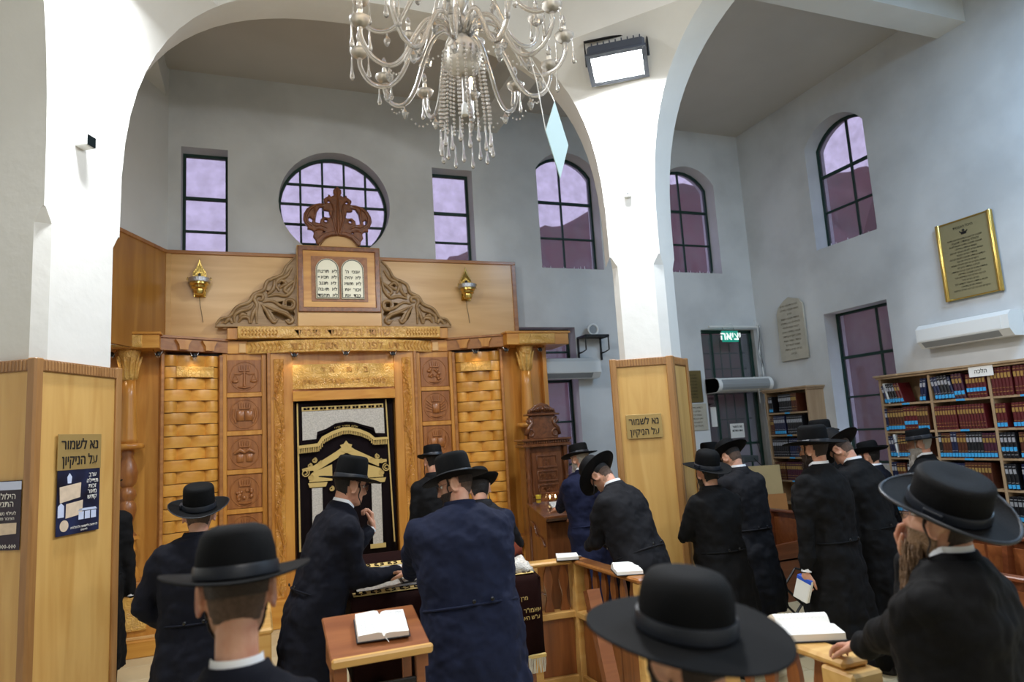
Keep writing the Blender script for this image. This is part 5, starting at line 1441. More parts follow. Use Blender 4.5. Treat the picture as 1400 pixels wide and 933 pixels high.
def shelf_run(x, ya, yb, z, spec, place, rng):
    """books from ya (far end) to yb (near end); spec: list of (colour, count, height, thickness, lean, gap after, sticker, sticker height)"""
    y = ya; prev = 0; cnt = {}
    for (col, n, h, th, lean, gap, stk, sz) in spec:
        adj = {'maroon': 'maroon gilt', 'brown': 'brown gilt', 'navy': 'navy blue', 'black': 'black', 'white': 'white', 'green': 'dark green', 'plum': 'plum red'}[col]
        lean = -lean
        if lean < 0 and prev == 0: y -= h*math.sin(-lean)*.8
        if lean == 0 and prev < 0: y -= .004
        prev = lean
        how = 'leaning ' if lean else 'upright '
        for i in range(n):
            if y-th < yb: return
            hh = h*(1 if n > 4 else rng.uniform(.93, 1.04))
            base = z+(math.sin(abs(lean))*th/2 if lean else 0)+.001
            cnt[adj] = cnt.get(adj, 0)+1
            put_book(x, y-th/2, base, col, round(h, 2), th, lean, ORD[cnt[adj]-1]+' '+adj+' book from the '+('window' if 'bay' in place else 'door')+', '+place.replace('on ', ''), adj+' books '+place, 1, stk, sz)
            y -= th*(1.0 if not lean else 1/math.cos(lean))+.0015+(.0 if not lean else .002)
        y -= gap
def bookcase(lab, y_hi, y_lo, bays, zs, H_, sign=None, side=True):
    D = .30; xf_ = 7.19
    t = thing('bookcase', lab, 'bookcase', (7.34, (y_hi+y_lo)/2, 0)); hy_ = (y_hi-y_lo)/2; yc = (y_hi+y_lo)/2
    MB().box((.13, -hy_, 0), (.148, hy_, H_)).build('back', shelf_m, t)
    for yy in [-hy_]+[b__-yc for b__ in bays]+[hy_]:
        a0 = max(-hy_, min(hy_-.03, yy-.015)); MB().box((-.15, a0, 0), (.13, a0+.03, H_-.02), .002).build('upright', shelf_m, t)
    ed = [-hy_]+sorted([b__-yc for b__ in bays])+[hy_]
    for a0, a1 in zip(ed, ed[1:]):
        for z in zs: MB().box((-.145, a0+.015, z-.025), (.13, a1-.015, z), .002).build('shelf', shelf_m, t)
    MB().box((-.17, -hy_-.02, H_-.02), (.149, hy_+.02, H_+.005), .003).build('cornice', shelf_m, t); MB().box((-.19, -hy_-.04, H_+.005), (.149, hy_+.04, H_+.03), .003).build('cornice', shelf_m, t)
    for a0, a1 in zip(ed, ed[1:]):
        for z in zs[:-1]: MB().box((-.148, (a0+a1)/2-.05, z-.023), (-.145, (a0+a1)/2+.05, z-.003)).build('shelf_label', blue_m, t)
    return t
ZS = [2.06, 1.73, 1.42, 1.10, .78, .46, .12]
bookcase('large veneered bookcase full of books along the side wall', 6.27, 3.55, [5.60, 4.92, 4.24], ZS, 2.38)
bookcase('narrow veneered bookcase standing in the corner', 8.30, 7.45, [], [2.05, 1.73, 1.41, 1.08, .76, .44, .12], 2.37)
rng = random.Random(11)
xb = 7.29
far, mid, near_ = (6.24, 5.62), (5.58, 4.94), (4.90, 4.26)
bs = 'of large bookcase'
def nm(r, b__): return 'on %s shelf, %s bay %s' % (['top', 'second', 'third', 'fourth', 'fifth'][r], ['window-side', 'middle', 'camera-side'][b__], bs)
runs = [
 (0, 0, [('navy', 1, .22, .03, .22, .0, 1, 0), ('white', 1, .25, .03, .22, 0, 1, 0), ('black', 3, .24, .034, .24, 0, 1, 0), ('maroon', 2, .24, .034, .26, .20, 1, 0), ('navy', 2, .26, .035, -.12, 0, 1, 0)]),
 (0, 1, [('navy', 2, .26, .036, .2, 0, 1, 0), ('black', 3, .27, .036, .2, 0, 1, 0), ('navy', 1, .25, .03, .2, 0, 1, 0), ('plum', 3, .27, .036, .12, 0.01, 1, .03), ('maroon', 6, .25, .034, 0, 0, 1, .05)]),
 (0, 2, [('maroon', 6, .29, .034, 0, .02, 0, 0), ('maroon', 6, .29, .034, 0, .02, 0, 0), ('green', 4, .29, .036, 0, 0, 0, 0)]),
 (1, 0, [('navy', 1, .27, .035, 0, 0, 1, 0), ('brown', 6, .27, .036, 0, 0, 1, .01), ('maroon', 4, .28, .042, 0, 0, 1, .06), ('brown', 4, .27, .034, 0, 0, 1, 0)]),
 (1, 1, [('maroon', 8, .26, .030, 0, .012, 0, 0), ('maroon', 9, .26, .030, .04, 0, 0, 0)]),
 (1, 2, [('maroon', 3, .25, .034, 0, .06, 1, 0), ('maroon', 11, .25, .034, 0, 0, 1, 0)]),
 (2, 0, [('navy', 2, .25, .034, .1, 0, 1, 0), ('white', 1, .27, .026, .1, 0, 1, 0), ('brown', 9, .26, .036, 0, 0, 1, 0)]),
 (2, 1, [('black', 1, .28, .034, 0, 0, 1, 0), ('brown', 3, .27, .034, 0, 0, 1, 0), ('navy', 2, .28, .034, 0, 0, 1, 0), ('brown', 3, .27, .034, 0, 0, 1, 0), ('black', 5, .27, .034, 0, 0, 1, .0), ('plum', 4, .26, .034, 0, 0, 1, 0)]),
 (2, 2, [('black', 4, .26, .036, .05, .02, 1, .06), ('brown', 8, .26, .036, 0, 0, 1, .0)]),
 (3, 0, [('navy', 2, .26, .034, 0, 0, 1, 0), ('brown', 3, .25, .036, .1, 0, 1, 0), ('black', 7, .26, .036, 0, 0, 1, 0)]),
 (3, 1, [('navy', 7, .26, .036, 0, 0, 1, 0), ('brown', 8, .27, .034, 0, 0, 1, 0)]),
 (3, 2, [('black', 3, .26, .036, .08, .03, 1, 0), ('navy', 8, .26, .036, 0, 0, 1, 0)]),
 (4, 0, [('navy', 6, .25, .036, 0, 0, 1, 0), ('brown', 8, .25, .036, 0, 0, 1, 0)]),
 (4, 1, [('black', 5, .25, .036, 0, 0, 1, 0), ('plum', 9, .25, .036, 0, 0, 1, 0)]),
 (4, 2, [('black', 12, .25, .04, 0, 0, 1, 0)]),
]
for r, b__, spec in runs:
    ya, yb = (far, mid, near_)[b__]; shelf_run(xb, ya, yb, ZS[r], spec, nm(r, b__), rng)
Z2 = [2.05, 1.73, 1.41, 1.08, .76]
for r, spec in enumerate([[('black', 2, .24, .036, .06, .12, 1, 0), ('black', 7, .26, .034, 0, 0, 0, 0), ('brown', 3, .26, .034, 0, 0, 0, 0)],
                          [('brown', 2, .24, .034, 0, 0, 0, 0), ('navy', 6, .27, .034, .08, .02, 1, 0), ('black', 8, .27, .036, 0, 0, 0, 0)],
                          [('black', 8, .26, .036, .03, 0.01, 0, 0), ('navy', 9, .26, .034, 0, 0, 0, 0)],
                          [('brown', 6, .25, .034, 0, .02, 0, 0), ('plum', 9, .25, .034, 0, 0, 0, 0)]]):
    shelf_run(xb, 8.24, 7.50, Z2[r], spec, 'on %s shelf of corner bookcase' % ['top', 'second', 'third', 'fourth'][r], rng)
t = thing('shelf_sign', 'white card sign with black Hebrew word taped to the bookcase top', 'sign', (7.165, 4.97, 2.33)); t.rotation_euler = (0, 0, -PI/2)
MB().box((-.13, -.004, -.055), (.13, .0, .055), .001).build('card', paper_m, t); font(t, 'הלכה', .06, (0, -.006, .0), ink_m, ex=.001)
# ================================================================ PEOPLE
skin_m = mat('skin', lin(206, 158, 132), .55, var=.12, vscale=14, c2=lin(190, 132, 108), bump=.08, bscale=120)
skin_m.node_tree.nodes['Principled BSDF'].inputs['Subsurface Weight'].default_value = .06
def cloth(name, c, **k): return mat(name, c, .82, bump=.25, bscale=260, spec=.22, **k)
coat_k = cloth('black_wool', lin(11, 11, 13)); coat_n = cloth('navy_wool', lin(24, 30, 52)); coat_d = cloth('charcoal_wool', lin(22, 22, 26)); coat_m = cloth('midnight_wool', lin(15, 17, 28))
felt_m = mat('black_felt', lin(9, 10, 12), .78, bump=.12, bscale=140, spec=.16); velour = mat('black_velour', lin(7, 7, 9), .7, bump=.2, bscale=160, spec=.2)
band_m = mat('black_ribbon', lin(30, 34, 42), .38); shirt_m = mat('white_shirt', lin(236, 238, 242), .7)
hair_ms = {'brown': mat('dark_brown_hair', lin(46, 34, 28), .6, bump=.7, bscale=180), 'black': mat('black_hair', lin(24, 20, 20), .55, bump=.7, bscale=180), 'stubble': mat('cropped_hair', lin(96, 76, 64), .8, bump=.6, bscale=260, var=.4, vscale=60),
           'grey': mat('grey_hair', lin(168, 162, 154), .65, bump=.7, bscale=150), 'tawny': mat('tawny_beard_hair', lin(138, 108, 80), .65, bump=.8, bscale=130, var=.4, vscale=20)}
shoe_m = mat('black_leather', lin(16, 16, 18), .3); glass_f = mat('thin_glasses_wire', lin(60, 60, 64), .3, .9)
lens_m = mat('spectacle_lens', (.9, .95, 1), .05, trans=.95, alpha=.35)
fold_tex = bpy.data.textures.new('cloth_folds', 'CLOUDS'); fold_tex.noise_scale = .12; fold_tex.noise_depth = 2

def lerp_tab(tab, z):
    for a, b_ in zip(tab, tab[1:]):
        if a[0] <= z <= b_[0]:
            t = (z-a[0])/(b_[0]-a[0]); t = t*t*(3-2*t)*.35+t*.65
            return [a[k]+(b_[k]-a[k])*t for k in range(1, len(a))]
    return list(tab[0 if z < tab[0][0] else -1][1:])
HT = [(-.120, .052, -.0, .012), (-.114, .074, -.012, .030), (-.098, .086, -.030, .046), (-.075, .088, -.050, .057), (-.045, .088, -.073, .065), (-.01, .087, -.087, .071), (.02, .088, -.095, .074), (.05, .090, -.098, .077), (.075, .082, -.092, .073), (.095, .062, -.076, .059), (.11, .036, -.048, .038), (.118, .008, -.012, .010)]
def g(x, s): return math.exp(-(x/s)**2)
def head_pt(a, z, off=0.0):
    f, b_, w = lerp_tab(HT, z)
    s, c = math.sin(a), math.cos(a)
    x = w*abs(s)**.92*(1 if s > 0 else -1); y = (f if c > 0 else -b_)*abs(c)**.96*(1 if c > 0 else -1)
    if c > 0:
        ax = abs(x)
        nz = max(0, min(1, (z+.052)/.012)) if z < -.03 else 1
        y += .030*g(x, .0125)*nz*max(0, 1-max(0, (z+.034))/.052)   # nose, running out into the bridge
        y += .008*g(x, .012)*g(z-.0, .03)
        y += .006*g(z-.032, .012)*g(ax-.025, .03)      # brow
        y -= .012*g(ax-.032, .014)*g(z-.006, .014)      # sockets
        y += .005*g(z+.070, .006)*g(x, .022)+.005*g(z+.082, .006)*g(x, .018)-.002*g(z+.0765, .003)*g(x, .024)   # lips
        y += .006*g(z+.104, .012)*g(x, .02)              # chin
        y += .004*g(ax-.045, .015)*g(z+.025, .02)
    return Vector((x*(1+off/.08), y*(1+off/.09), z+(off if z > .06 else 0)))
def head_mesh(mb, T, nz=34, na=40):
    rs = [[T @ head_pt(2*PI*j/na, -.12+.238*i/nz) for j in range(na)] for i in range(nz+1)]
    mb.rings(rs)
    for sx in (-1, 1):   # ears
        lp = []
        for i in range(13):
            a = i/12*1.75*PI-.3; lp.append(T @ Vector((sx*(.082+.010*math.cos(a)*-.4+.003), -.008-.020*math.cos(a), -.008+.036*math.sin(a))))
        mb.tube(lp, .0062, 8); o = len(mb.v); mb.sphere((0, 0, 0), 1, 10, 7)
        for i in range(o, len(mb.v)):
            v = mb.v[i]; mb.v[i] = T @ Vector((sx*(.078+v.x*.0085), -.008+v.y*.018, -.009+v.z*.031))
def head_shell(T, off, cond, nz=40, na=56, jit=0, seed=0):
    r_ = random.Random(seed); mb = MB(); vs = []; ok = []
    for i in range(nz+1):
        for j in range(na):
            z = -.12+.238*i/nz; p = head_pt(2*PI*j/na, z); q = head_pt(2*PI*j/na, z, (off(p) if callable(off) else off)+r_.uniform(-jit, jit))
            vs.append(q); ok.append(p)
    fs = []
    for i in range(nz):
        for j in range(na):
            j2 = (j+1) % na; f = (i*na+j, i*na+j2, (i+1)*na+j2, (i+1)*na+j)
            if all(cond(ok[k]) for k in f): fs.append(f)
    used = sorted({k for f in fs for k in f}); mp = {k: n for n, k in enumerate(used)}
    return mb.add([T @ vs[k] for k in used], [tuple(mp[k] for k in f) for f in fs])
def hand(mb, W, d, n, curl=.5, side=1, thumb=.5, sc=1.0, spread=1.0):
    """W wrist, d pointing direction, n palm normal (the way the palm faces); five separate fingers"""
    d = Vector(d).normalized(); n = Vector(n); n = (n-n.dot(d)*d).normalized(); s_ = d.cross(n)*side
    W = Vector(W)
    mb.capsule(W-d*.02*sc, W+d*.03*sc, .024*sc, .026*sc)
    for k, (u, L_) in enumerate(((-.030, .9), (-.010, 1.0), (.010, .95), (.029, .78))):
        K = W+(d*.085+s_*u*spread-n*.004*abs(u)*40)*sc*(1 if k < 3 else .96)
        mb.capsule(W+d*.02*sc+s_*u*.5*sc, K, .016*sc, .0115*sc, 8)
        p = K; an = curl*.55+k*.05
        for q, (ln_, r0, r1) in enumerate(((.040, .0098, .0088), (.026, .0088, .008), (.020, .008, .0062))):
            v = (d*math.cos(an)+n*math.sin(an)+s_*u*1.5*spread*(1-curl*.6)).normalized(); e = p+v*ln_*L_*sc
            mb.capsule(p, e, r0*sc, r1*sc, 8); p = e; an += curl*.9
    b0 = W+(d*.022-s_*.022)*sc; v = (d*.62-s_*.62+n*.45*thumb).normalized()
    b1 = b0+v*.040*sc; v2 = (d*.85-s_*.25+n*.55*thumb).normalized(); b2 = b1+v2*.032*sc; b3 = b2+(v2+n*.2*thumb).normalized()*.024*sc
    mb.capsule(b0, b1, .016*sc, .012*sc, 8); mb.capsule(b1, b2, .0115*sc, .010*sc, 8); mb.capsule(b2, b3, .010*sc, .0075*sc, 8)
def elbow_of(S, W, L1, L2, pole):
    d = W-S; D = min(d.length, (L1+L2)*.999); dn = d.normalized(); a = (L1*L1-L2*L2+D*D)/(2*D); h = math.sqrt(max(L1*L1-a*a, 0))
    p = Vector(pole); p = (p-p.dot(dn)*dn).normalized(); return S+dn*a+p*h, S+dn*D
RX = lambda a: Matrix.Rotation(a, 4, 'X'); RY = lambda a: Matrix.Rotation(a, 4, 'Y'); RZ = lambda a: Matrix.Rotation(a, 4, 'Z')
def hat(par, T, m_, ch=.118, cr=.028, R=.19, curl=.022, rb=.098, taper=.0, dip=.006, rim=.006, band=True, bow=True, piping=False, roll=0):
    """T: frame of the hat at the brim's inner edge"""
    prof = [(rb, 0), (rb+.002, .012), (rb-.002-taper*.3, ch*.5), (rb-.004-taper, ch-cr), (rb-.004-taper-cr*.12, ch-cr*.55), (rb-.004-taper-cr*.4, ch-cr*.2), (rb-.004-taper-cr*.9, ch-.002), (rb*.45, ch-dip*.3), (rb*.15, ch-dip), (.002, ch-dip)]
    n = 44
    def P(r, z, a, brim=0):
        x, y = math.sin(a)*r*.93, math.cos(a)*r*1.05
        if brim:
            t = (r-rb)/(R-rb); z = z+curl*t**1.6*(.35+1.0*abs(math.sin(a))**2)+roll*max(0, t-.72)**2*9*.02-.006*t*abs(math.cos(a))
        return T @ Vector((x, y, z))
    mb = MB(); rs = []
    for r, z in prof[::-1]: rs.append([P(r, z, 2*PI*j/n) for j in range(n)])
    br = [(rb+(R-rb)*t, 0) for t in (.04, .2, .4, .6, .8, .93, 1.0)]
    for r, z in br: rs.append([P(r, z+.0015, 2*PI*j/n, 1) for j in range(n)])
    for r, z in br[::-1]: rs.append([P(r-.001, z-.004, 2*PI*j/n, 1) for j in range(n)])
    rs.append([P(rb-.008, -.001, 2*PI*j/n) for j in range(n)])
    rs.append([P(rb-.012, .03, 2*PI*j/n) for j in range(n)])
    mb.rings(rs)
    h = mb.build('hat', m_, par, 50)
    if band:
        b_ = MB(); b_.rings([[P(r, z, 2*PI*j/n) for j in range(n)] for r, z in ((rb+.001, .004), (rb+.0065, .006), (rb+.0055, .030), (rb+.003, .036), (rb-.003, .036))], caps=False); b_.build('hat_band', band_m, h, 50)
        if bow: 
            o = MB(); o.box((-.012, -.03, .006), (.004, .03, .034), .003); o.xf(T @ Matrix.Translation((-rb*.93-.004, 0, 0))); o.build('ribbon_bow', band_m, h)
    e = MB(); e.tube([P(R, -.001, 2*PI*j/n, 1) for j in range(n+1)], rim*.5, 6, caps=False); e.build('brim_edge', band_m if piping else m_, h, True)
    return h
def person(label, head_at, top, rz=0, lean=4, slean=0, neck=None, yaw=0, pitch=5, roll=0, arms=None, neckl=.130, hs=1.04, coat=coat_k, hem=.36, hatp=None, hat_m=felt_m, hattilt=4, hair='brown', back='hair', beard=None, peyot=True, collar=True, glasses=False, vox=.009, cvox=.0125, hands=(True, True), build=1.0, W_hip=1.0, group=None, hat_roll=0):
    """head_at: where the head is, top: height of the hat's top. arms: {'L'/'R': (wrist xyz in the person's frame, pole, finger direction, palm normal, curl)}"""
    hatp = dict(hatp or {}); ch_ = hatp.get('ch', .118)
    r = math.radians
    H = 1.74
    for _ in range(3):
        Rl = RX(-r(lean)) @ RY(r(slean)); k = H/1.74
        hip = Vector((0, 0, .885*k)); up = Rl @ Vector((0, 0, 1))
        S = hip+up*(.535*k); Nb = hip+up*(.585*k)
        Rh = Rl @ RZ(r(yaw)) @ RX(-r(pitch)) @ RY(r(roll)); Rm = Rl @ RX(-r(pitch)*.55) @ RY(r(roll)*.5)
        HCn = Nb+(Rm @ Vector((0, .018, neckl*k)))
        T = Matrix.Translation(HCn) @ Rh
        hatT = T @ Matrix.Translation((0, -.006, .037)) @ RX(r(hattilt)) @ RY(r(hat_roll))
        T = T @ Matrix.Scale(hs, 4)
        tz = (hatT @ Vector((0, 0, ch_))).z
        H += (top-tz)/max(.55, (tz/H)) if _ < 2 else 0
        H = min(1.93, max(1.5, H))
    off = RZ(r(rz)) @ HCn
    root = thing('person', label, 'person', (head_at[0]-off.x, head_at[1]-off.y, 0), r(rz), group)
    L1, L2 = .295*k, .255*k
    sh = {}
    arms = arms or {}
    fwd = Rl @ Vector((0, 1, 0)); rt = Rl @ Vector((1, 0, 0))
    inv = root_inv = (Matrix.Translation(root.location) @ RZ(r(rz))).inverted()
    sleeves = []
    body = MB(); head_mesh(body, T)
    body.capsule(Nb-up*.03, HCn+(Rm @ Vector((0, -.022, -.05))), .060*k, .055*k, 14)
    def ring(c, w, d, n=20, ex=2.3, R_=None, fold=0, nf=9, ph=0):
        out = []; R_ = R_ or Rl
        for j in range(n):
            a = 2*PI*j/n; s, c_ = math.sin(a), math.cos(a)
            q = 1+fold*math.cos(nf*a+ph)
            out.append(c+(R_ @ Vector((w*q*abs(s)**(2/ex)*(1 if s > 0 else -1), d*q*abs(c_)**(2/ex)*(1 if c_ > 0 else -1), 0))))
        return out
    I4 = Matrix.Identity(4)
    body.rings([ring(hip-Vector((0, 0, .08)), .14*k, .10*k, R_=I4), ring(hip+up*.1*k, .135*k, .095*k), ring(hip+up*.3*k, .155*k, .105*k), ring(hip+up*.45*k, .165*k, .10*k), ring(S, .15*k, .075*k), ring(Nb, .06*k, .06*k)])
    for sx in (-1, 1):
        kn = Vector((sx*.09, .01, .48*k)); an_ = Vector((sx*.10, -.01, .08))
        body.capsule(hip+Vector((sx*.085, 0, -.05)), kn, .08*k, .055*k); body.capsule(kn, an_, .055*k, .035*k); body.capsule(an_+Vector((0, -.02, -.03)), an_+Vector((0, .14, -.045)), .033, .028)
    cw, cd = build, build
    coatb = MB()
    hipv = hip
    rs = []
    nseg = 40
    for z, w, d, fo in ((hem, .235, .205, .05), (hem+.18, .228, .195, .042), (.66*k, .215, .178, .028), (.80*k, .20, .162, .012)):
        if z < .84*k: rs.append(ring(Vector((0, (-.01 if lean < 12 else -.02), z)), w*cw*W_hip, d*cd, nseg, 2.2, I4, fo, 11, 1.3))
    for t, w, d in ((.03, .188, .150), (.16, .176, .138), (.30, .190, .143), (.40, .205, .142), (.465, .212, .128), (.505, .205, .112), (.535, .172, .098), (.562, .125, .086), (.588, .084, .076)):
        rs.append(ring(hip+up*t*k+fwd*(.012 if t < .5 else 0), w*cw*k, d*cd*k, nseg, 2.5 if t < .5 else 2.2))
    coatb.rings(rs)
    for sd, sx in (('L', -1), ('R', 1)):
        Sj = S+rt*sx*.168*k*cw-up*.052*k
        a = arms.get(sd, ((sx*.25, .05, .80*k), (sx*.2, -1, 0), (0, .15, -1), (-sx, 0, 0), .5))
        Wt = Vector(a[0]); 
        if len(a) > 5 and a[5] == 'w': Wt = inv @ Wt
        E_, Wr = elbow_of(Sj, Wt, L1, L2, a[1])
        coatb.capsule(Sj-rt*sx*.03, Sj, .062*k, .062*k, 14)
        coatb.capsule(Sj, Sj+(E_-Sj)*.35, .064*k*cw**.5, .069*k*cw**.5, 14); coatb.capsule(Sj+(E_-Sj)*.35, E_, .069*k*cw**.5, .058*k, 14); fd = (Wr-E_).normalized()
        coatb.capsule(E_, Wr-fd*.01, .060*k, .044*k, 14)
        body.capsule(Sj, E_, .050*k, .042*k); body.capsule(E_, Wr, .040*k, .027*k)
        dr_ = Vector(a[2]); pn = Vector(a[3])
        if len(a) > 5 and a[5] == 'w': dr_ = RZ(-r(rz)) @ dr_; pn = RZ(-r(rz)) @ pn
        if hands[0 if sd == 'L' else 1]: hand(body, Wr+fd*.012, dr_, pn, a[4], sx, .6, k)
        sh[sd] = (Wr, fd)
        # cuff of the shirt
        MB().tube([Wr-fd*.015, Wr+fd*.012], [.034*k, .033*k], 14).build('shirt_cuff', shirt_m, root, 40)
    bo = body.build('body', skin_m, root, True); md = bo.modifiers.new('skin', 'REMESH'); md.mode = 'VOXEL'; md.voxel_size = vox; md.use_smooth_shade = True
    ms = bo.modifiers.new('soften', 'SMOOTH'); ms.iterations = 2 if vox > .006 else 3; ms.factor = .5
    co = coatb.build('long_coat', coat, root, True); md = co.modifiers.new('cloth', 'REMESH'); md.mode = 'VOXEL'; md.voxel_size = cvox; md.use_smooth_shade = True
    ms = co.modifiers.new('soften', 'SMOOTH'); ms.iterations = 5; ms.factor = .6
    dp = co.modifiers.new('folds', 'DISPLACE'); dp.texture = fold_tex; dp.strength = .045; dp.mid_level = .5; dp.texture_coords = 'GLOBAL'
    # coat collar, waist seam, shirt collar
    nk = Matrix.Translation(Nb) @ Rl.to_3x3().to_4x4()
    cl = MB(); n = 28; rs = []
    for rr_, z in ((.098, -.030), (.092, .000), (.079, .026), (.072, .028), (.074, -.01)):
        rs.append([nk @ Vector((rr_*k*math.sin(2*PI*j/n)*1.03, rr_*k*math.cos(2*PI*j/n)*.95, (z-.030*max(0, math.cos(2*PI*j/n)))*k)) for j in range(n)])
    cl.rings(rs, caps=False).build('coat_collar', coat, root, 50)
    if collar:
        sc_ = MB(); rs = []
        for rr_, z in ((.073, -.005), (.068, .030), (.066, .046), (.062, .044), (.064, 0)):
            rs.append([nk @ Vector((rr_*k*math.sin(2*PI*j/n), rr_*k*math.cos(2*PI*j/n)*.97, (z-.030*max(0, math.cos(2*PI*j/n)))*k)) for j in range(n)])
        sc_.rings(rs, caps=False).build('shirt_collar', shirt_m, root, 50)
    wr_ = ring(hip+up*.10*k, .181*cw*k-.003, .143*cd*k-.003, 40, 2.25); MB().tube(wr_+[wr_[0]], .007, 5, caps=False).build('waist_seam', coat, root, True)
    for sx in (-1, 1):
        q = hip+up*.115*k+rt*sx*.05-fwd*(.148*cd*k+.008); MB().sphere(q, .011, 8, 5, sc=(1, .5, 1)) .build('back_button', shoe_m, root, True) if hem < .7 else None
        MB().rings([ring(Vector((sx*.10, 0, .03)), .06, .07, 12, 2, I4), ring(Vector((sx*.095, 0, hem+.12)), .085, .09, 12, 2, I4)]).build('trouser_leg', coat_k, root, True)
        MB().rings([ring(Vector((sx*.105, .05, .004)), .046, .135, 14, 2.4, I4), ring(Vector((sx*.105, .05, .03)), .047, .135, 14, 2.4, I4), ring(Vector((sx*.105, .035, .065)), .040, .105, 14, 2.2, I4), ring(Vector((sx*.10, -.01, .095)), .036, .05, 14, 2, I4)]).build('shoe', shoe_m, root, 50)
    # hair
    hm = hair_ms[hair if hair in hair_ms else 'brown']
    def hc(p): return p.z < .064 and p.z > -.085+max(0, p.y+.02)*1.5 and not (p.y > .035 and p.z < .058) and not (p.y > -.03 and p.z < -.03) and not (abs(p.x) > .05 and -.03 < p.y < .012 and p.z < .026)
    if back == 'shaved':
        head_shell(T, .0022, lambda p: hc(p) and p.z < .03 and p.z > -.070+max(0, .02-abs(p.x))*-.6, jit=.0004).build('cropped_hair', hair_ms['stubble'], root, True)
        head_shell(T, .0012, lambda p: p.y < .0 and -.105 < p.z < -.05 and abs(p.x) < .062, jit=.0004).build('nape_stubble', mat('nape_stubble', lin(176, 134, 110), .8, var=.25, vscale=50), root, True)
        head_shell(T, .0045, lambda p: hc(p) and p.z > -.012, jit=.0006).build('hair', hm, root, True)
    else:
        head_shell(T, lambda p: .004+.003*max(0, min(1, (p.z+.06)*12)), hc, jit=.0008).build('hair', hm, root, True)
    if peyot:
        for sx in (-1, 1):
            pts = []
            for i in range(26):
                t = i/25; a = t*9; c = T @ Vector((sx*.076, .022, .008)); pts.append(c+Vector((0, 0, -.135*t))+(Rh @ Vector((sx*.004+.006*t*math.cos(a)*sx, .006*math.sin(a)+.004, 0))))
            MB().tube(pts, [.0045*(1-.5*i/25) for i in range(26)], 6).build('sidelock', hm, root, True)
    # beard
    if beard:
        bl, bm_, bw = beard      # length, hair colour, width
        bmm = hair_ms[bm_]
        head_shell(T, lambda p: .007+.006*max(0, -p.z-.05)*18, lambda p: p.z < -.036-max(0, .03-abs(p.x))*(.3) and p.y > -.012 and p.z < .02 and not (abs(p.x) < .024 and -.092 < p.z < -.062) and p.z < -.02+max(0, abs(p.x)-.05)*1.2, jit=.002, seed=3).build('beard_growth', bmm, root, True)
        r_ = random.Random(len(label)); bd = MB(); rs = []; n = 22
        base = T @ Vector((0, .062, -.085)); dn = Vector((0, .10, -1)).normalized(); dn = (Rl @ RZ(r(yaw)) @ Vector((0, .14, -1))).normalized(); sd_ = (Rh @ Vector((1, 0, 0))); fd_ = dn.cross(sd_)
        for i in range(9):
            t = i/8; w = (bw*(1-.15*t) if t < .6 else bw*(.91-(t-.6)*1.9))*(.75+.25*min(1, t*4)); w = max(w, .004)
            c = base+dn*bl*t+fd_*0
            rs.append([c+sd_*w*math.cos(2*PI*j/n)*(1+r_.uniform(-.12, .12))+fd_*w*.62*math.sin(2*PI*j/n)*(1+r_.uniform(-.12, .12)) for j in range(n)])
        bd.rings(rs); bo2 = bd.build('beard', bmm, root, True)
        if bl > .1:
            st = MB(); ns = 320 if vox < .006 else 60
            for i in range(ns):
                a = r_.uniform(0, 2*PI); q = r_.uniform(.85, 1.3); t0 = r_.uniform(-.05, .45); pts = []; ph = r_.uniform(0, 6); L_ = r_.uniform(.45, .75)
                for j in range(7):
                    t = min(1.08, t0+L_*j/6); w = (bw*(1-.15*t) if t < .6 else max(bw*(.91-(t-.6)*1.9), .006))
                    pts.append(base+dn*bl*t+sd_*(w*q*math.cos(a)+.004*math.sin(ph+j*1.7))+fd_*(w*.62*q*math.sin(a)+.004*math.cos(ph+j*1.3)))
                st.tube(pts, [.0022, .0024, .0024, .0022, .0018, .0012, .0005], 4)
            tag(st.build('beard_strands', bmm, bo2, True), kind='stuff')
    # eyes, brows, glasses
    if vox < .0075 or glasses:
        for sx in (-1, 1):
            e = MB(); e.sphere(T @ Vector((sx*.031, .0715, .006)), .0112, 12, 8); e.build('eye', mat('eye_white', lin(225, 220, 215), .2), root, True)
            e = MB(); e.sphere(T @ Vector((sx*.031, .0805, .006)), .0048, 8, 5); e.build('iris', mat('iris', lin(50, 36, 28), .2), root, True)
            MB().tube([T @ Vector((sx*.014, .094, .030)), T @ Vector((sx*.03, .092, .036)), T @ Vector((sx*.048, .080, .030))], [.003, .004, .002], 6).build('eyebrow', hm, root, True)
    if glasses:
        gl = MB()
        for sx in (-1, 1):
            c = Vector((sx*.033, .104, .0)); lp = [T @ (c+Vector((.023*math.cos(a), -.006*abs(math.cos(a)), .018*math.sin(a)))) for a in [2*PI*i/20 for i in range(21)]]
            gl.tube(lp, .0014, 6, caps=False); gl.tube([T @ (c+Vector((sx*.023, -.004, .004))), T @ Vector((sx*.073, .06, .008)), T @ Vector((sx*.080, -.01, .010)), T @ Vector((sx*.079, -.025, -.004))], .0013, 5)
            MB().add([T @ (c+Vector((.022*math.cos(a), -.004, .017*math.sin(a)))) for a in [2*PI*i/16 for i in range(16)]], [tuple(range(16))]).build('lens', lens_m, root)
        gl.tube([T @ Vector((-.010, .106, .004)), T @ Vector((0, .111, .007)), T @ Vector((.010, .106, .004))], .0014, 5)
        gl.build('glasses_frame', glass_f, root, True)
    hat(root, hatT, hat_m, **hatp)
    root['_h'] = H
    return root, T, sh
D_ = math.radians
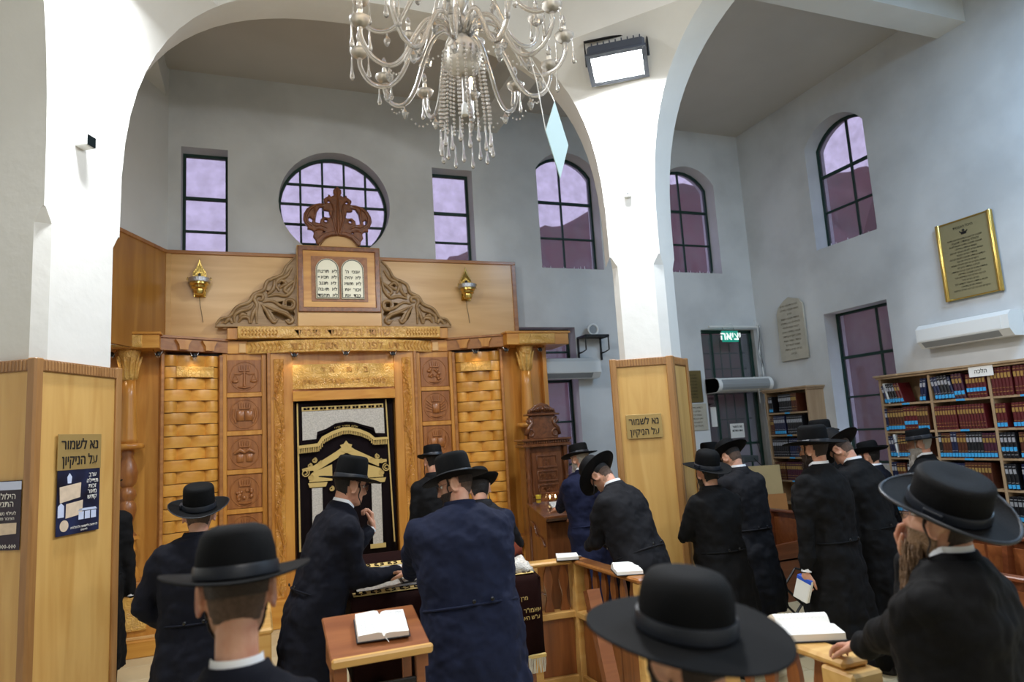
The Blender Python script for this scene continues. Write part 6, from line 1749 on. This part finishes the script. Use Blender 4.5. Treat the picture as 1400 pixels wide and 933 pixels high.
# --- foreground, back to the camera
person('man nearest the camera, shaved nape, tall smooth round black hat, white collar', (-.05, 2.0), 1.76, rz=2, lean=3, pitch=4, hatp=dict(ch=.135, cr=.05, R=.197, curl=.018, rb=.109, taper=.004, dip=0, bow=False), hattilt=2, back='shaved', beard=(.05, 'brown', .05), vox=.0045, cvox=.009, hair='brown', coat=coat_m, hands=(False, False), build=1.0, neckl=.205, hs=1.07, peyot=False)
person('man at the bottom edge in a wide black hat, blurred and close to the camera', (.82, 1.255), 1.655, rz=14, lean=3, pitch=3, hatp=dict(ch=.12, cr=.045, R=.205, curl=.008, rb=.098, dip=0, bow=False), hs=.98, hattilt=13, vox=.006, cvox=.012, hair='brown', beard=(.06, 'brown', .05), hands=(False, False))
# --- bearded man with the tilted wide hat
person('man with long tawny beard, glasses and wide tilted black hat, hand on the post', (2.06, 1.62), 1.745, rz=20, lean=0, pitch=-12, yaw=-2, neckl=.115, hatp=dict(ch=.125, cr=.024, R=.188, curl=.03, rb=.110, taper=-.003, dip=.008, piping=True, rim=.012), hat_m=velour, hattilt=13, hat_roll=-13, hair='brown', beard=(.30, 'tawny', .062), glasses=True, vox=.0048, cvox=.009, build=1.18,
       arms={'L': ((2.09, 2.08, 1.08), (-.55, -.25, -1), (.05, 1, -.25), (0, -.1, -1), .45, 'w'), 'R': ((.085, .16, 1.445), (.6, -1, -1), (-.15, .0, 1), (-.2, -1, .1), .8)})
# --- two men talking over the reading table
person('young man in profile with sidelocks and glasses, chin on his hand, leaning on table', (.565, 4.55), 1.885, rz=-76, lean=19, pitch=-6, yaw=0, hatp=dict(ch=.155, cr=.03, R=.19, curl=.012, rb=.10, taper=.002, dip=.004, bow=False), hattilt=2, hair='black', glasses=True, vox=.0048, cvox=.010, coat=coat_m, collar=True,
       arms={'R': ((.83, 4.47, 1.14), (0, -.3, -1), (1, .25, -.05), (0, .1, -1), .55, 'w'), 'L': ((.69, 4.575, 1.405), (.9, .1, -1), (-.05, .0, 1), (-1, 0, .1), 1.3, 'w')})
person('broad man in long navy coat, bearded profile with glasses, leaning over the table', (1.075, 3.86), 1.87, rz=2, lean=12, pitch=8, yaw=62, hatp=dict(ch=.15, cr=.032, R=.182, curl=.012, rb=.098, dip=.004, bow=False), hattilt=2, hair='brown', glasses=True, back='shaved', beard=(.05, 'brown', .055), vox=.0055, cvox=.010, coat=coat_n, hem=.30, collar=False, build=1.34, neckl=.118,
       arms={'L': ((.88, 4.32, 1.13), (-1, -.5, -.4), (-.35, 1, 0), (0, 0, -1), .3, 'w'), 'R': ((1.30, 4.42, 1.12), (1, -.5, -.5), (-.3, 1, 0), (0, 0, -1), .4, 'w')})
person('man in dark jacket half hidden behind the navy-coated man', (1.66, 5.28), 1.70, rz=-8, lean=10, pitch=14, hatp=dict(ch=.12, cr=.035, R=.175, curl=.03, roll=1), hattilt=0, hair='black', coat=coat_d, collar=False, arms={'L': ((-.12, .30, 1.12), (-1, -.3, -1), (0.2, 1, 0), (0, 0, -1), .4), 'R': ((.12, .36, 1.12), (1, -.3, -1), (0, 1, 0), (0, 0, -1), .4)}, hands=(False, False))
person('far man in black by the carved roundels, hat just above the navy-coated man', (1.62, 6.6), 1.91, rz=5, lean=4, pitch=8, hatp=dict(ch=.12, cr=.03, R=.16, curl=.02), hair='black', collar=False, hands=(False, False))
# --- left side
person('man seen from behind by the woven slats, elbow bent, low-crowned black hat', (-.33, 4.70), 1.765, rz=-2, lean=3, pitch=6, hatp=dict(ch=.145, cr=.025, R=.185, curl=.026, rb=.098, dip=.004, piping=True), hattilt=23, hair='black', collar=False, coat=coat_m, vox=.007, build=1.18, back='shaved', peyot=False,
       arms={'L': ((-.16, .14, .90), (-1, -.5, .0), (.6, .7, -.3), (0, -1, 0), .6), 'R': ((.17, .10, .86), (1, -.35, .2), (-.6, .7, -.3), (0, -1, 0), .6)})
person('man in long black coat mostly hidden behind the near pier', (-1.19, 6.38), 1.88, rz=0, lean=2, pitch=4, hatp=dict(ch=.12, R=.185, curl=.02), hair='black', collar=False, hands=(False, False))
# --- cantor and the man with bowed head
person('cantor in navy coat facing the walnut stand, grey beard, flat black hat', (3.03, 6.24), 1.83, rz=10, lean=6, pitch=8, yaw=12, hatp=dict(ch=.115, cr=.022, R=.185, curl=.014, dip=.01, rb=.098), hattilt=2, hair='grey', beard=(.12, 'grey', .05), coat=cloth('deep_navy_wool', lin(20, 26, 52)), hem=.3, vox=.008, build=1.1,
       arms={'L': ((3.00, 6.84, 1.06), (-.5, -.5, -1), (.1, 1, 0), (0, 0, -1), .3, 'w'), 'R': ((.15, .42, 1.06), (1, -.3, -1), (0, 1, 0), (0, 0, -1), .4)})
person('man with deeply bowed head and tipped hat leaning on the slatted rail', (2.54, 4.86), 1.69, rz=24, lean=22, pitch=42, hatp=dict(ch=.15, cr=.035, R=.19, curl=.022, rb=.10, rim=.008), hat_m=velour, hattilt=4, hair='black', back='shaved', vox=.0065, coat=coat_d, build=1.12,
       arms={'L': ((2.47, 5.02, 1.05), (-.7, -.6, -1), (.2, 1, .2), (0, 0, -1), .5, 'w'), 'R': ((.10, .42, 1.05), (1, -.4, -1), (-.2, 1, .1), (0, 0, -1), .5)}, hands=(False, False))
# --- standing group on the far side of the pier
person('man with arms folded in front of the pier, ribboned round black hat', (3.40, 4.68), 1.745, rz=2, lean=4, pitch=4, hatp=dict(ch=.15, cr=.05, R=.195, curl=.02, rb=.10, dip=0), hattilt=20, hair='black', beard=(.08, 'black', .05), collar=False, vox=.008, build=1.12,
       arms={'L': ((-.02, .24, 1.12), (-1, -.2, -.8), (1, .2, 0), (0, -1, 0), .6), 'R': ((.04, .26, 1.08), (1, -.2, -.8), (-1, .2, 0), (0, -1, 0), .6)})
person('man in charcoal coat with bowed shaved head beside the glazed door', (3.99, 5.12), 1.77, rz=6, lean=5, pitch=34, hatp=dict(ch=.12, cr=.03, R=.185, curl=.022, rb=.098), hattilt=0, hair='black', back='shaved', coat=coat_d, vox=.008, build=1.1, hands=(False, False))
person('farthest man near the glazed door, only hat top showing', (4.50, 6.12), 1.76, rz=0, lean=2, hatp=dict(ch=.12, R=.18), hair='black', hands=(False, False), collar=False)
r15, T15, sh15 = person('tall bearded man in long black coat holding a book by his side', (3.92, 4.06), 1.90, rz=13, lean=2, pitch=2, yaw=6, hatp=dict(ch=.145, cr=.035, R=.215, curl=.02, rb=.105), hattilt=2, hair='brown', beard=(.11, 'brown', .05), glasses=True, vox=.0065, cvox=.011, build=1.14, hem=.28,
       arms={'L': ((-.30, .03, .80), (-.6, -1, 0), (0, .25, -1), (1, 0, 0), .9), 'R': ((.12, .22, 1.10), (1, -.2, -1), (-.6, 1, 0), (0, 0, -1), .5)}, hands=(True, False))
person('man whose crown shows over the tall bearded man', (4.98, 5.05), 1.955, rz=8, lean=2, hatp=dict(ch=.12, R=.16), hair='black', hands=(False, False))
person('man with tipped wide hat bowing beside the tall bearded man', (4.52, 4.38), 1.80, rz=12, lean=10, pitch=40, hatp=dict(ch=.15, cr=.03, R=.20, curl=.015, rb=.10), hattilt=2, hat_m=velour, hair='brown', back='shaved', vox=.008, build=1.12, hem=.28, hands=(False, False))
person('shorter man with white collar between the bowing man and the bookcase', (5.85, 5.32), 1.68, rz=16, lean=3, pitch=12, hatp=dict(ch=.115, cr=.03, R=.185, curl=.03, roll=1), hair='black', vox=.009, hands=(False, False), coat=coat_m)
person('old man with long grey beard and flat-brimmed hat by the bookcase', (5.80, 4.70), 1.79, rz=26, lean=4, pitch=2, yaw=10, hatp=dict(ch=.10, cr=.02, R=.205, curl=.004, rb=.10, dip=.01), hattilt=0, hair='grey', beard=(.20, 'grey', .055), vox=.0075, build=1.1, hands=(False, False))
# the book in the tall man's hand
Wb, fb = sh15['L']
p = r15.matrix_basis @ (Wb+Vector((.0, .03, -.10)))
t = thing('held_book', 'white book with blue tab held at the side by the tall bearded man', 'book', p); t.rotation_euler = (D_(20), 0, D_(13))
MB().box((-.018, -.055, -.12), (.018, .055, .05), .004).build('cover', white_m, t); MB().box((-.014, -.057, -.116), (.014, .05, .046)).build('pages', page_m, t); MB().box((-.019, -.056, .02), (.019, .056, .052), .003).build('blue_tab', mat('blue_tab', lin(50, 90, 200), .4), t)
# wrist watch of the young man
flush()
